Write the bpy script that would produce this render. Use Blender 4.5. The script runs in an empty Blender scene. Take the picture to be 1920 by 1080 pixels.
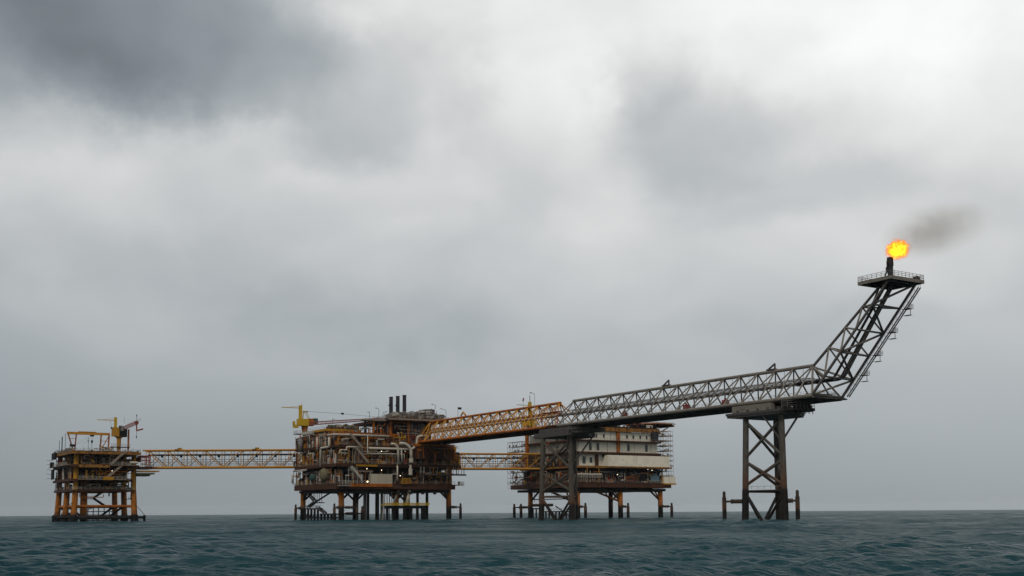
import bpy, math, random
import numpy as np
from mathutils import Vector, Matrix
R = math.radians
rnd = random.Random(7)
scene = bpy.context.scene
C = scene.collection

# ------------------------------------------------------------------ camera
# World axes follow the platforms: X = along their fronts, Y = away from the boat. Sea level z = 0, metres.
YAW, PITCH, ROLL = R(32.5), R(5.0), math.atan(12 / 1920)
EYE = Vector((0, 0, 3.0))
fw0 = Vector((math.sin(YAW), math.cos(YAW), 0)); rt0 = Vector((math.cos(YAW), -math.sin(YAW), 0)); z0 = Vector((0, 0, 1))
fw = fw0 * math.cos(PITCH) + z0 * math.sin(PITCH); u1 = z0 * math.cos(PITCH) - fw0 * math.sin(PITCH)
rt = rt0 * math.cos(ROLL) - u1 * math.sin(ROLL); up = u1 * math.cos(ROLL) + rt0 * math.sin(ROLL)
cam = bpy.data.cameras.new('camera'); camo = bpy.data.objects.new('camera', cam); C.objects.link(camo)
M = Matrix((rt, up, -fw)).transposed().to_4x4(); M.translation = EYE
camo.matrix_world = M
cam.sensor_width = 36; cam.lens = 40
F = 2133.33
PY = 961 - F * math.tan(PITCH)
cam.shift_y = -(540 - PY) / 1920
cam.shift_y = (540 - PY) / 1920 * -1 if False else (PY - 540) / 1920
cam.clip_start = 0.5; cam.clip_end = 60000
scene.camera = camo

# ------------------------------------------------------------------ colour management
scene.view_settings.view_transform = 'Standard'; scene.view_settings.look = 'None'
scene.view_settings.exposure = 0; scene.view_settings.gamma = 1
scene.render.engine = 'CYCLES'
scene.cycles.max_bounces = 6
scene.cycles.volume_bounces = 0

# ------------------------------------------------------------------ node helper
class NT:
    def __init__(s, tree): s.t = tree; s.t.nodes.clear()
    def n(s, typ, ins=None, **kw):
        nd = s.t.nodes.new(typ)
        for k, v in kw.items(): setattr(nd, k, v)
        for k, v in (ins or {}).items():
            if isinstance(v, bpy.types.NodeSocket): s.t.links.new(v, nd.inputs[k])
            else: nd.inputs[k].default_value = v
        return nd
    def math(s, op, a, b=0.0, c=0.0, clamp=False):
        return s.n('ShaderNodeMath', {0: a, 1: b, 2: c}, operation=op, use_clamp=clamp).outputs[0]
    def vm(s, op, a, b=(0, 0, 0)): return s.n('ShaderNodeVectorMath', {0: a, 1: b}, operation=op)
    def smooth(s, v, a, b, o0=0.0, o1=1.0, typ='SMOOTHSTEP'):
        return s.n('ShaderNodeMapRange', {0: v, 1: a, 2: b, 3: o0, 4: o1}, interpolation_type=typ).outputs[0]
    def mix(s, f, a, b, blend='MIX'):
        nd = s.n('ShaderNodeMix', {0: f, 6: a, 7: b}, data_type='RGBA', blend_type=blend); return nd.outputs[2]
    def noise(s, vec, scale, detail=4, rough=.55, dist=0):
        return s.n('ShaderNodeTexNoise', {'Vector': vec, 'Scale': scale, 'Detail': detail, 'Roughness': rough, 'Distortion': dist}).outputs
    def link(s, a, b): s.t.links.new(a, b)

# ------------------------------------------------------------------ world: overcast cloud deck over a Nishita sky
SUN_EL, SUN_AZ = R(48), R(-70)      # azimuth measured in world XY from +Y towards +X
world = bpy.data.worlds.new('World'); scene.world = world; world.use_nodes = True
w = NT(world.node_tree)
tc = w.n('ShaderNodeTexCoord').outputs['Generated']
rot = w.n('ShaderNodeVectorRotate', {'Vector': tc, 'Angle': YAW}, rotation_type='Z_AXIS').outputs[0]
sep = w.n('ShaderNodeSeparateXYZ', {0: rot}).outputs
az = w.math('ARCTAN2', sep[0], sep[1])
el = w.math('ARCSINE', sep[2])
nz = w.noise(w.vm('MULTIPLY', rot, (1, 1, 1.5)).outputs[0], 3.2, 5, .52)
nz2 = w.noise(rot, 10.0, 6, .58)
off = w.vm('SUBTRACT', nz['Color'], (.5, .5, .5)).outputs[0]
off2 = w.vm('SUBTRACT', nz2['Color'], (.5, .5, .5)).outputs[0]
ang = w.n('ShaderNodeCombineXYZ', {0: az, 1: el, 2: 0.0}).outputs[0]
ang = w.vm('ADD', ang, w.vm('MULTIPLY', off, (.12, .075, 0)).outputs[0]).outputs[0]
ang = w.vm('ADD', ang, w.vm('MULTIPLY', off2, (.125, .085, 0)).outputs[0]).outputs[0]
def rad(px): return px / F
# base brightness (display value) by elevation
ramp = w.n('ShaderNodeValToRGB', {0: w.smooth(el, -.02, .62, 0, 1, 'LINEAR')})
els = ramp.color_ramp.elements
stops = [(0.0, .575), (.031, .585), (.113, .635), (.22, .70), (.30, .745), (.40, .785), (.48, .81), (.60, .85), (.80, .88), (1.0, .89)]
els[0].position = 0; els[0].color = (stops[0][1],) * 3 + (1,)
els[1].position = 1; els[1].color = (stops[-1][1],) * 3 + (1,)
for p, v in stops[1:-1]:
    e = els.new(p); e.color = (v, v, v, 1)
val = w.n('ShaderNodeSeparateColor', {0: ramp.outputs[0]}).outputs[0]
val = w.math('ADD', val, w.smooth(az, -.45, .45, -.035, .035, 'LINEAR'))
BLOBS = [  # position and half widths in photo pixels (x from the left, y from the top), change in display value, inner plateau
    (-20, 60, 700, 300, -.16, .45), (320, 60, 430, 230, -.105, .5), (180, 210, 230, 90, -.045, .2), (10, 80, 260, 160, -.05, .1),
    (700, 190, 250, 150, -.07, .45), (640, 60, 130, 70, .05, .1), (470, 260, 120, 60, .05, .1), (780, 50, 190, 60, .015, .2), (1020, 110, 150, 200, .055, .3),
    (1560, 60, 520, 210, .08, .3), (1800, 180, 330, 230, .05, .2), (1095, 240, 60, 130, .03, .1),
    (1210, 190, 130, 90, -.06, .25), (1300, 280, 210, 130, -.08, .3), (1490, 395, 300, 90, -.06, .3), (1430, 120, 120, 60, -.03, .1),
    (240, 370, 460, 120, .04, .3), (790, 370, 260, 100, .04, .2), (560, 330, 140, 60, .03, .1), (690, 600, 330, 95, -.05, .2), (560, 560, 150, 60, -.015, .2),
    (1750, 560, 260, 70, .02, .2), (1560, 640, 330, 60, -.025, .2), (200, 620, 300, 90, .025, .2), (1130, 430, 160, 80, .03, .2), (950, 760, 500, 60, .015, .2)]
for bx, by, sx, sy, am, inn in BLOBS:
    d = w.vm('SUBTRACT', ang, (rad(bx - 960), rad(961 - by), 0)).outputs[0]
    d = w.vm('MULTIPLY', d, (1 / rad(sx), 1 / rad(sy), 0)).outputs[0]
    ln = w.vm('LENGTH', d).outputs['Value']
    val = w.math('ADD', val, w.smooth(ln, inn, 1.08, am, 0))
fine = w.noise(w.vm('MULTIPLY', rot, (1, 1, 1.8)).outputs[0], 5.0, 6, .48, .3)
fade = w.smooth(el, .02, .25, .04, .22)
val = w.math('ADD', val, w.math('MULTIPLY', w.math('SUBTRACT', fine[0], .5), fade))
val = w.math('MINIMUM', val, 1.0)
lin = w.math('POWER', val, 2.2)
tint = w.mix(w.smooth(val, .50, .88), (.86, .98, 1.07, 1), (.985, 1.0, .993, 1))
cloud = w.mix(1.0, tint, w.n('ShaderNodeCombineColor', {0: lin, 1: lin, 2: lin}).outputs[0], 'MULTIPLY')
sky = w.n('ShaderNodeTexSky', sky_type='NISHITA', sun_disc=False, sun_elevation=SUN_EL, sun_rotation=SUN_AZ)
bg1 = w.n('ShaderNodeBackground', {0: sky.outputs[0], 1: .1})
bg2 = w.n('ShaderNodeBackground', {0: cloud, 1: 1.0})
ms = w.n('ShaderNodeMixShader', {0: .97, 1: bg1.outputs[0], 2: bg2.outputs[0]})
w.n('ShaderNodeOutputWorld', {0: ms.outputs[0]})
# sun behind cloud: weak and wide
sl = bpy.data.lights.new('sun', 'SUN'); sl.energy = 1.5; sl.angle = R(14); sl.color = (1, .96, .9)
so = bpy.data.objects.new('sun', sl); C.objects.link(so)
sd = Vector((math.sin(SUN_AZ) * math.cos(SUN_EL), math.cos(SUN_AZ) * math.cos(SUN_EL), math.sin(SUN_EL)))
SUN_DIR = Vector((-.55, -.45, .75)).normalized()
so.rotation_euler = SUN_DIR.to_track_quat('Z', 'Y').to_euler()
sky.sun_elevation = math.asin(SUN_DIR.z); sky.sun_rotation = math.atan2(SUN_DIR.x, SUN_DIR.y)

# ------------------------------------------------------------------ materials
def new_mat(name):
    m = bpy.data.materials.new(name); m.use_nodes = True
    return m, NT(m.node_tree)
def steel(name, col, rust=.35, rustcol=(.10, .035, .012), rough=.55, growth=None, metal=0.0, var=.25):
    m, t = new_mat(name); col = tuple(c * (.66 if i == 0 else .64) for i, c in enumerate(col)); rustcol = tuple(c * .6 for c in rustcol)
    pos = t.n('ShaderNodeNewGeometry').outputs['Position']
    n1 = t.noise(pos, .55, 7, .65)
    n2 = t.noise(t.vm('MULTIPLY', pos, (1.6, 1.6, .13)).outputs[0], 1.0, 5, .6)
    n3 = t.noise(pos, 2.7, 3, .6)
    base = t.mix(t.smooth(n3[0], .3, .7, 0, var), (*col, 1), tuple(c * .55 for c in col) + (1,))
    patch = t.smooth(n1[0], .68 - rust * .5, .80 - rust * .25)
    streak = t.smooth(n2[0], .62 - rust * .3, .80 - rust * .2, 0, .8)
    r = t.math('MAXIMUM', patch, streak)
    r = t.math('MULTIPLY', r, min(1.0, .45 + rust))
    c = t.mix(r, base, (*rustcol, 1))
    if growth:
        z = t.n('ShaderNodeSeparateXYZ', {0: pos}).outputs[2]
        zz = t.math('ADD', z, t.math('MULTIPLY', t.math('SUBTRACT', n3[0], .5), growth * .35))
        zr = t.smooth(zz, growth, growth * 1.9, .75, 0)
        c = t.mix(zr, c, (.075, .03, .013, 1))
        g = t.smooth(zz, growth * .92, growth * 1.06, 1, 0)
        dark = t.mix(n1[0], (.004, .004, .004, 1), (.014, .011, .008, 1))
        c = t.mix(g, c, dark)
    b = t.n('ShaderNodeBsdfPrincipled', {'Base Color': c, 'Roughness': rough + .1, 'Metallic': metal, 'Specular IOR Level': .13})
    bump = t.n('ShaderNodeBump', {'Height': n3[0], 'Strength': .35, 'Distance': .06})
    t.link(bump.outputs[0], b.inputs['Normal'])
    t.n('ShaderNodeOutputMaterial', {0: b.outputs[0]})
    return m
def cladding(name, col, pitch=.45):
    m, t = new_mat(name)
    pos = t.n('ShaderNodeNewGeometry').outputs['Position']
    s = t.n('ShaderNodeSeparateXYZ', {0: pos}).outputs
    u = t.math('ADD', s[0], s[1])
    sheet = t.noise(t.n('ShaderNodeCombineXYZ', {0: t.math('FLOOR', t.math('MULTIPLY', u, .42)), 1: 0.0, 2: t.math('FLOOR', t.math('MULTIPLY', s[2], .3))}).outputs[0], 3.7, 0)
    st = t.noise(t.vm('MULTIPLY', pos, (1.3, 1.3, .16)).outputs[0], 1.0, 6, .65)
    n1 = t.noise(pos, .4, 5, .6)
    c = t.mix(t.smooth(sheet[0], .3, .7, 0, .28), (*col, 1), tuple(k * .62 for k in col) + (1,))
    c = t.mix(t.smooth(st[0], .54, .76, 0, .5), c, (.16, .10, .055, 1))
    c = t.mix(t.smooth(n1[0], .55, .75, 0, .35), c, (.20, .16, .11, 1))
    wv = t.math('SINE', t.math('MULTIPLY', u, 2 * math.pi / pitch))
    b = t.n('ShaderNodeBsdfPrincipled', {'Base Color': c, 'Roughness': .6})
    bump = t.n('ShaderNodeBump', {'Height': wv, 'Strength': .6, 'Distance': .06})
    t.link(bump.outputs[0], b.inputs['Normal'])
    t.n('ShaderNodeOutputMaterial', {0: b.outputs[0]})
    return m
def emit(name, col, s):
    m, t = new_mat(name)
    e = t.n('ShaderNodeEmission', {0: (*col, 1), 1: s}); t.n('ShaderNodeOutputMaterial', {0: e.outputs[0]}); return m
def plain(name, col, rough=.4):
    m, t = new_mat(name)
    b = t.n('ShaderNodeBsdfPrincipled', {'Base Color': (*col, 1), 'Roughness': rough}); t.n('ShaderNodeOutputMaterial', {0: b.outputs[0]}); return m

RUSTY = (.055, .020, .009)
m_leg = steel('leg_paint', (.50, .165, .010), .30, RUSTY, growth=5.8)
m_leg_l = steel('leg_paint_west', (.42, .145, .015), .42, RUSTY, growth=2.9)
m_leg_shade = steel('leg_paint_shaded', (.12, .045, .012), .45, RUSTY, growth=6.0)  # leg paint for back-row legs, with the shade below deck put into the colour
m_yel = steel('ochre_steel', (.44, .215, .018), .22, RUSTY)
m_yel2 = steel('bridge_ochre_steel', (.55, .25, .028), .22, RUSTY)
m_ochd = steel('dull_ochre_steel', (.34, .155, .03), .5, RUSTY)
m_brt = steel('crane_yellow', (.55, .36, .02), .15, RUSTY)
m_org = steel('orange_steel', (.42, .125, .012), .42, RUSTY)
m_rust = steel('rusty_steel', (.085, .032, .016), .5, (.035, .014, .008))
m_dark = steel('dark_steel', (.022, .020, .019), .25, (.04, .017, .010))
m_black = steel('black_steel', (.006, .006, .007), .1, (.02, .012, .009))
m_grey = steel('weathered_grey_steel', (.215, .197, .165), .34, (.07, .04, .025))
m_greyd = steel('dark_grey_steel', (.085, .080, .074), .3, (.04, .022, .014))
m_greym = steel('boom_grey_steel', (.15, .14, .128), .25, (.06, .035, .02))
m_greyg = steel('grey_leg_steel', (.105, .098, .080), .38, (.05, .026, .015), growth=9.5)
m_greyg2 = steel('rusty_grey_leg', (.10, .09, .072), .42, (.05, .026, .015), growth=6.0)
m_fender = steel('fender_pile', (.06, .05, .038), .5, (.045, .022, .013), growth=3.5)
m_cream = steel('cream_pipe', (.55, .50, .40), .22, (.18, .11, .06))
m_white = steel('off_white_steel', (.46, .44, .38), .25, (.16, .10, .06))
m_rail = steel('railing_steel', (.30, .24, .18), .35, (.12, .06, .03))
m_railg = steel('grey_railing_steel', (.26, .25, .23), .3, (.10, .06, .04))
m_red = steel('red_steel', (.22, .018, .015), .3, RUSTY)
m_pink = steel('faded_red_steel', (.33, .10, .075), .3, RUSTY)
m_green = steel('green_drab_steel', (.16, .15, .085), .35, (.09, .05, .02))
m_teal = steel('teal_steel', (.03, .085, .075), .2, RUSTY)
m_blue = steel('blue_tarp', (.10, .17, .20), .1, (.05, .08, .09))
m_duct = steel('grey_duct', (.20, .19, .175), .25, (.07, .045, .03))
m_stack = steel('soot_grey_steel', (.035, .035, .042), .15, (.02, .015, .015))
m_clad = cladding('cream_cladding', (.50, .465, .375))
m_clad2 = cladding('bright_cream_cladding', (.57, .52, .405), .7)
m_cladg = cladding('drab_cladding', (.30, .26, .19), .6)
m_glass = plain('dark_glass', (.012, .02, .022), .15)
m_lamp = emit('lamp_glow', (1, .75, .45), 7)
m_lampw = emit('lamp_glow_white', (1, .85, .62), 4)

# ------------------------------------------------------------------ mesh builder
class MB:
    def __init__(s): s.v = []; s.f = []; s.mi = []; s.mats = []; s.cur = 0
    def use(s, m):
        if m not in s.mats: s.mats.append(m)
        s.cur = s.mats.index(m); return s
    def add(s, vs, fs):
        o = len(s.v); s.v += [tuple(x) for x in vs]
        for f in fs: s.f.append([o + i for i in f]); s.mi.append(s.cur)
    def box(s, x0, x1, y0, y1, z0, z1):
        s.add([(x0, y0, z0), (x1, y0, z0), (x1, y1, z0), (x0, y1, z0), (x0, y0, z1), (x1, y0, z1), (x1, y1, z1), (x0, y1, z1)],
              [(0, 3, 2, 1), (4, 5, 6, 7), (0, 1, 5, 4), (1, 2, 6, 5), (2, 3, 7, 6), (3, 0, 4, 7)])
        return s
    def prism(s, pts, z0, z1):
        n = len(pts)
        s.add([(x, y, z0) for x, y in pts] + [(x, y, z1) for x, y in pts],
              [tuple(range(n - 1, -1, -1)), tuple(range(n, 2 * n))] + [(i, (i + 1) % n, n + (i + 1) % n, n + i) for i in range(n)])
        return s
    def tube(s, a, b, r, n=8, r2=None):
        a = Vector(a); b = Vector(b); d = (b - a)
        if d.length < 1e-6: return s
        d.normalize(); q = d.orthogonal().normalized(); p = d.cross(q); r2 = r if r2 is None else r2
        vs = [a + (q * math.cos(t) + p * math.sin(t)) * r for t in [2 * math.pi * k / n for k in range(n)]]
        vs += [b + (q * math.cos(t) + p * math.sin(t)) * r2 for t in [2 * math.pi * k / n for k in range(n)]]
        s.add(vs, [(i, (i + 1) % n, n + (i + 1) % n, n + i) for i in range(n)] + [tuple(range(n - 1, -1, -1)), tuple(range(n, 2 * n))])
        return s
    def bar(s, a, b, wd, h):      # rectangular bar, h is the upright size
        a = Vector(a); b = Vector(b); d = (b - a).normalized()
        side = d.cross(Vector((0, 0, 1)))
        if side.length < 1e-3: side = Vector((1, 0, 0))
        side.normalize(); u = side.cross(d)
        vs = []
        for p in (a, b):
            for i, j in ((-1, -1), (1, -1), (1, 1), (-1, 1)): vs.append(p + side * (i * wd / 2) + u * (j * h / 2))
        s.add(vs, [(3, 2, 1, 0), (4, 5, 6, 7), (0, 1, 5, 4), (1, 2, 6, 5), (2, 3, 7, 6), (3, 0, 4, 7)]); return s
    def pipe(s, pts, r, n=8, bend=None):     # polyline with rounded corners
        P = [Vector(p) for p in pts]; bend = bend or r * 2.2; out = [P[0]]
        for i in range(1, len(P) - 1):
            a, b, c = P[i - 1], P[i], P[i + 1]; k = min(bend, (b - a).length * .48, (c - b).length * .48)
            p0 = b + (a - b).normalized() * k; p1 = b + (c - b).normalized() * k
            for t in (0, .25, .5, .75, 1): out.append(p0 * (1 - t) ** 2 + b * 2 * t * (1 - t) + p1 * t * t)
        out.append(P[-1]); rings = []; prev = None
        for i, p in enumerate(out):
            d = (out[min(i + 1, len(out) - 1)] - out[max(i - 1, 0)]).normalized()
            q = d.orthogonal().normalized() if prev is None else (prev - d * prev.dot(d)).normalized()
            prev = q; e = d.cross(q)
            rings.append([p + (q * math.cos(2 * math.pi * k / n) + e * math.sin(2 * math.pi * k / n)) * r for k in range(n)])
        vs = [x for rg in rings for x in rg]; fs = []
        for i in range(len(rings) - 1):
            for k in range(n): fs.append((i * n + k, i * n + (k + 1) % n, (i + 1) * n + (k + 1) % n, (i + 1) * n + k))
        fs += [tuple(range(n - 1, -1, -1)), tuple(range((len(rings) - 1) * n, len(rings) * n))]
        s.add(vs, fs); return s
    def dome(s, c, axis, r, depth, n=14, m=5):
        c = Vector(c); d = Vector(axis).normalized(); q = d.orthogonal().normalized(); p = d.cross(q); vs = []; fs = []
        for j in range(m):
            t = math.pi / 2 * j / m
            for k in range(n):
                a = 2 * math.pi * k / n; vs.append(c + d * (math.sin(t) * depth) + (q * math.cos(a) + p * math.sin(a)) * (r * math.cos(t)))
        vs.append(c + d * depth)
        for j in range(m - 1):
            for k in range(n): fs.append((j * n + k, j * n + (k + 1) % n, (j + 1) * n + (k + 1) % n, (j + 1) * n + k))
        for k in range(n): fs.append(((m - 1) * n + k, (m - 1) * n + (k + 1) % n, m * n))
        s.add(vs, fs); return s
    def vessel(s, a, b, r, n=14):
        a = Vector(a); b = Vector(b); d = (b - a).normalized()
        s.tube(a, b, r, n); s.dome(b, d, r, r * .5, n); s.dome(a, -d, r, r * .5, n); return s
    def rail(s, pts, h=1.15, step=2.2, r=.045, mid=2):
        for a, b in zip(pts[:-1], pts[1:]):
            a = Vector(a); b = Vector(b); L = (b - a).length; k = max(1, round(L / step))
            for i in range(k + 1):
                p = a.lerp(b, i / k); s.tube(p, p + Vector((0, 0, h)), r, 4)
            for j in range(mid): s.tube(a + Vector((0, 0, h * (j + 1) / mid)), b + Vector((0, 0, h * (j + 1) / mid)), r, 4)
        return s
    def stair(s, a, b, wd=1.2, side=(0, 1, 0), panel=.55):   # a flight from a to b with stringers, treads and handrails
        a = Vector(a); b = Vector(b); sv = Vector(side).normalized() * wd / 2
        for q in (-1, 1):
            s.bar(a + sv * q, b + sv * q, .1, .32)
            if panel: s.bar(a + sv * q + Vector((0, 0, .5)), b + sv * q + Vector((0, 0, .5)), .04, panel)
            o = Vector((0, 0, 1.0)); s.tube(a + sv * q + o, b + sv * q + o, .04, 4)
            k = max(2, int((b - a).length / 1.6))
            for i in range(k + 1):
                p = a.lerp(b, i / k) + sv * q; s.tube(p, p + o, .035, 4)
        k = max(3, int(abs(b.z - a.z) / .3))
        for i in range(k):
            p = a.lerp(b, (i + .5) / k); s.bar(p - sv, p + sv, .28, .05)
        return s
    def build(s, name, mat=None, parent=None, smooth=False, tag_=None):
        me = bpy.data.meshes.new(name)
        o3 = parent_world(parent) if parent else Vector((0, 0, 0))
        loc = Vector((0, 0, 0))
        if not parent:
            a = np.array(s.v); loc = Vector(((a[:, 0].min() + a[:, 0].max()) / 2, (a[:, 1].min() + a[:, 1].max()) / 2, a[:, 2].min()))
            o3 = loc
        me.from_pydata([(x - o3.x, y - o3.y, z - o3.z) for x, y, z in s.v], [], s.f)
        mats = s.mats or [mat]
        for m in mats: me.materials.append(m if m else mat)
        if len(mats) > 1: me.polygons.foreach_set('material_index', s.mi)
        if smooth: me.polygons.foreach_set('use_smooth', [True] * len(s.f))
        me.update()
        o = bpy.data.objects.new(name, me); C.objects.link(o)
        if parent: o.parent = parent
        else: o.location = loc
        return o
def parent_world(p):
    v = Vector((0, 0, 0))
    while p: v += p.location; p = p.parent
    return v
def tag(o, label=None, cat=None, group=None, kind=None):
    if label: o['label'] = label
    if cat: o['category'] = cat
    if group: o['group'] = group
    if kind: o['kind'] = kind
    return o
def thing(name, label, cat, loc, group=None):
    o = bpy.data.objects.new(name, None); o.location = loc; o.empty_display_size = 1; C.objects.link(o)
    return tag(o, label, cat, group)
def mb(m=None):
    q = MB()
    if m: q.use(m)
    return q
def pad(a, b): return (Vector(a) * (1 - b))

# ------------------------------------------------------------------ sea: one sheet of real waves reaching the horizon
def make_sea():
    rs = np.random.RandomState(5)
    def wave(x, y, dist):
        z = np.zeros_like(x); dx = np.zeros_like(x); dy = np.zeros_like(x)
        for i in range(110):
            L = 0.6 * (36 / 0.6) ** (rs_u[i, 0])
            k = 2 * math.pi / L
            th = wdir + (rs_u[i, 1] - .5) * (1.0 if L > 8 else 1.7)
            A = 0.0075 * L ** 0.84 * (0.6 + .8 * rs_u[i, 3])
            if L > 16: A *= .5
            elif L > 9: A *= .8
            elif L < 3.2: A *= 1.75
            fadeout = np.clip((L * 120 - dist) / (L * 70), 0, 1)
            ph = k * (x * math.cos(th) + y * math.sin(th)) + rs_u[i, 2] * 6.283
            z += A * fadeout * np.sin(ph)
            dx += -A * fadeout * math.cos(th) * np.cos(ph) * .6
            dy += -A * fadeout * math.sin(th) * np.cos(ph) * .6
        return z, dx, dy
    rs_u = rs.rand(110, 4); wdir = math.pi / 2 - YAW + R(180 + 18)
    vs = []; fs = []; base = 0
    def patch(radii, angs):
        nonlocal base
        r, a = np.meshgrid(radii, angs, indexing='ij')
        x = r * np.sin(a); y = r * np.cos(a)
        z, dx, dy = wave(x, y, r)
        amp = np.clip(1.15 - r / 5000, .3, 1)
        # groups of higher and lower sea
        g = 0.75 + .35 * np.sin(x * .021 + y * .013 + 1) * np.sin(y * .017 - x * .009) + .2 * np.sin(x * .06 - y * .05)
        p = np.stack([x + dx * g, y + dy * g, z * amp * g], -1).reshape(-1, 3)
        n, m = len(radii), len(angs)
        i, j = np.meshgrid(np.arange(n - 1), np.arange(m - 1), indexing='ij')
        q = (i * m + j).ravel()
        f = np.stack([q, q + 1, q + m + 1, q + m], -1)[:, ::-1] + base
        vs.append(p); fs.append(f); base += len(p)
    near = np.geomspace(42, 900, 1500)
    far = np.geomspace(900, 14000, 60)
    a0, a1 = YAW - R(29), YAW + R(29)
    patch(np.geomspace(14, 42, 120), np.linspace(a0, a1, 200)); patch(near, np.linspace(a0, a1, 1150)); patch(far, np.linspace(a0, a1, 200))
    rest = np.linspace(a1, a0 + 2 * math.pi, 90)
    patch(np.geomspace(14, 14000, 120), rest)
    patch(np.array([.5, 4, 8, 14.]), np.linspace(a0, a0 + 2 * math.pi, 80))
    V = np.concatenate(vs); Fq = np.concatenate(fs).astype(np.int32)
    me = bpy.data.meshes.new('sea')
    me.vertices.add(len(V)); me.vertices.foreach_set('co', V.ravel().astype(np.float32))
    me.loops.add(Fq.size); me.loops.foreach_set('vertex_index', Fq.ravel())
    me.polygons.add(len(Fq)); me.polygons.foreach_set('loop_start', np.arange(0, Fq.size, 4, dtype=np.int32))
    me.polygons.foreach_set('loop_total', np.full(len(Fq), 4, dtype=np.int32))
    me.polygons.foreach_set('use_smooth', np.ones(len(Fq), dtype=bool))
    me.update(); me.validate()
    o = bpy.data.objects.new('sea', me); C.objects.link(o); o['kind'] = 'structure'
    m, t = new_mat('sea_water')
    pos = t.n('ShaderNodeNewGeometry').outputs['Position']
    flat = t.vm('MULTIPLY', pos, (1, 1, .2)).outputs[0]
    rotp = t.n('ShaderNodeVectorRotate', {'Vector': flat, 'Angle': YAW}, rotation_type='Z_AXIS').outputs[0]
    st = t.vm('MULTIPLY', rotp, (.38, 1, 1)).outputs[0]
    n1 = t.noise(st, 1.3, 5, .62); n2 = t.noise(st, .16, 5, .6); big = t.noise(t.vm('MULTIPLY', rotp, (.35, 1, 1)).outputs[0], .012, 3, .5)
    h = t.math('ADD', t.math('MULTIPLY', n1[0], .36), t.math('MULTIPLY', n2[0], .7))
    c = t.mix(t.smooth(big[0], .35, .65), (.006, .027, .034, 1), (.011, .037, .044, 1))
    rough = t.smooth(big[0], .35, .65, .13, .22)
    bump = t.n('ShaderNodeBump', {'Height': h, 'Strength': 1.0, 'Distance': 1.0}).outputs[0]
    fm = t.noise(t.vm('MULTIPLY', rotp, (.35, 1, 1)).outputs[0], .55, 6, .7); fm2 = t.noise(rotp, .035, 2, .5)
    foam = t.math('MULTIPLY', t.smooth(fm[0], .69, .73), t.smooth(fm2[0], .55, .62))
    c = t.mix(foam, c, (.42, .46, .46, 1))
    dif = t.n('ShaderNodeBsdfDiffuse', {'Color': c, 'Normal': bump})
    glo = t.n('ShaderNodeBsdfGlossy', {'Color': (1, 1, 1, 1), 'Roughness': rough, 'Normal': bump})
    inc = t.n('ShaderNodeNewGeometry').outputs['Incoming']
    cs = t.math('MAXIMUM', t.vm('DOT_PRODUCT', bump, inc).outputs['Value'], 0.0)
    fr = t.math('POWER', t.math('SUBTRACT', .90, t.math('MULTIPLY', cs, 1.55), clamp=True), 5.0)
    pt = t.noise(t.vm('MULTIPLY', rotp, (.5, .35, 1)).outputs[0], .09, 5, .65)
    pm = t.smooth(pt[0], .32, .68, .29, .72)
    ms = t.n('ShaderNodeMixShader', {0: t.math('MULTIPLY', fr, pm), 1: dif.outputs[0], 2: glo.outputs[0]})
    t.n('ShaderNodeOutputMaterial', {0: ms.outputs[0]})
    me.materials.append(m)
make_sea()

# ------------------------------------------------------------------ shared builders
def leg(parent, x, y, ztop, r, mat, bx=0, by=0, collar=None, name='leg', label=None):
    q = mb(mat); q.tube((x + bx, y + by, -4), (x, y, ztop), r * 1.02, 20, r)
    if collar:
        z = collar; q.tube((x + bx * .9, y + by * .9, z), (x + bx * .9, y + by * .9, z + .5), r * 1.1, 20)
    o = q.build(name, mat, parent, smooth=False)
    for p in o.data.polygons: p.use_smooth = len(p.vertices) == 4
    if label: o['label'] = label
    return o
def deck(parent, x0, x1, y0, y1, z, th=.9, mat=m_org, under=m_dark, name='deck', step=3.2):
    q = mb(mat)
    q.box(x0, x1, y0, y1, z - .25, z)
    # perimeter girders proud of the joists
    for (a, b, c, d) in ((x0, x1, y0, y0 + .45), (x0, x1, y1 - .45, y1), (x0, x0 + .45, y0 + .45, y1 - .45), (x1 - .45, x1, y0 + .45, y1 - .45)):
        q.box(a, b, c, d, z - th, z - .253)
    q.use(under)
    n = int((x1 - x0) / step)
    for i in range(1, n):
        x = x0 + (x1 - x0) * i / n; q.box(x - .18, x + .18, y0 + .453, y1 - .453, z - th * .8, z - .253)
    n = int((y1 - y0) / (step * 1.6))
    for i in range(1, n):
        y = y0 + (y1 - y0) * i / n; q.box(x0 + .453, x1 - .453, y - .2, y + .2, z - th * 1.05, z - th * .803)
    return q.build(name, mat, parent)
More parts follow.
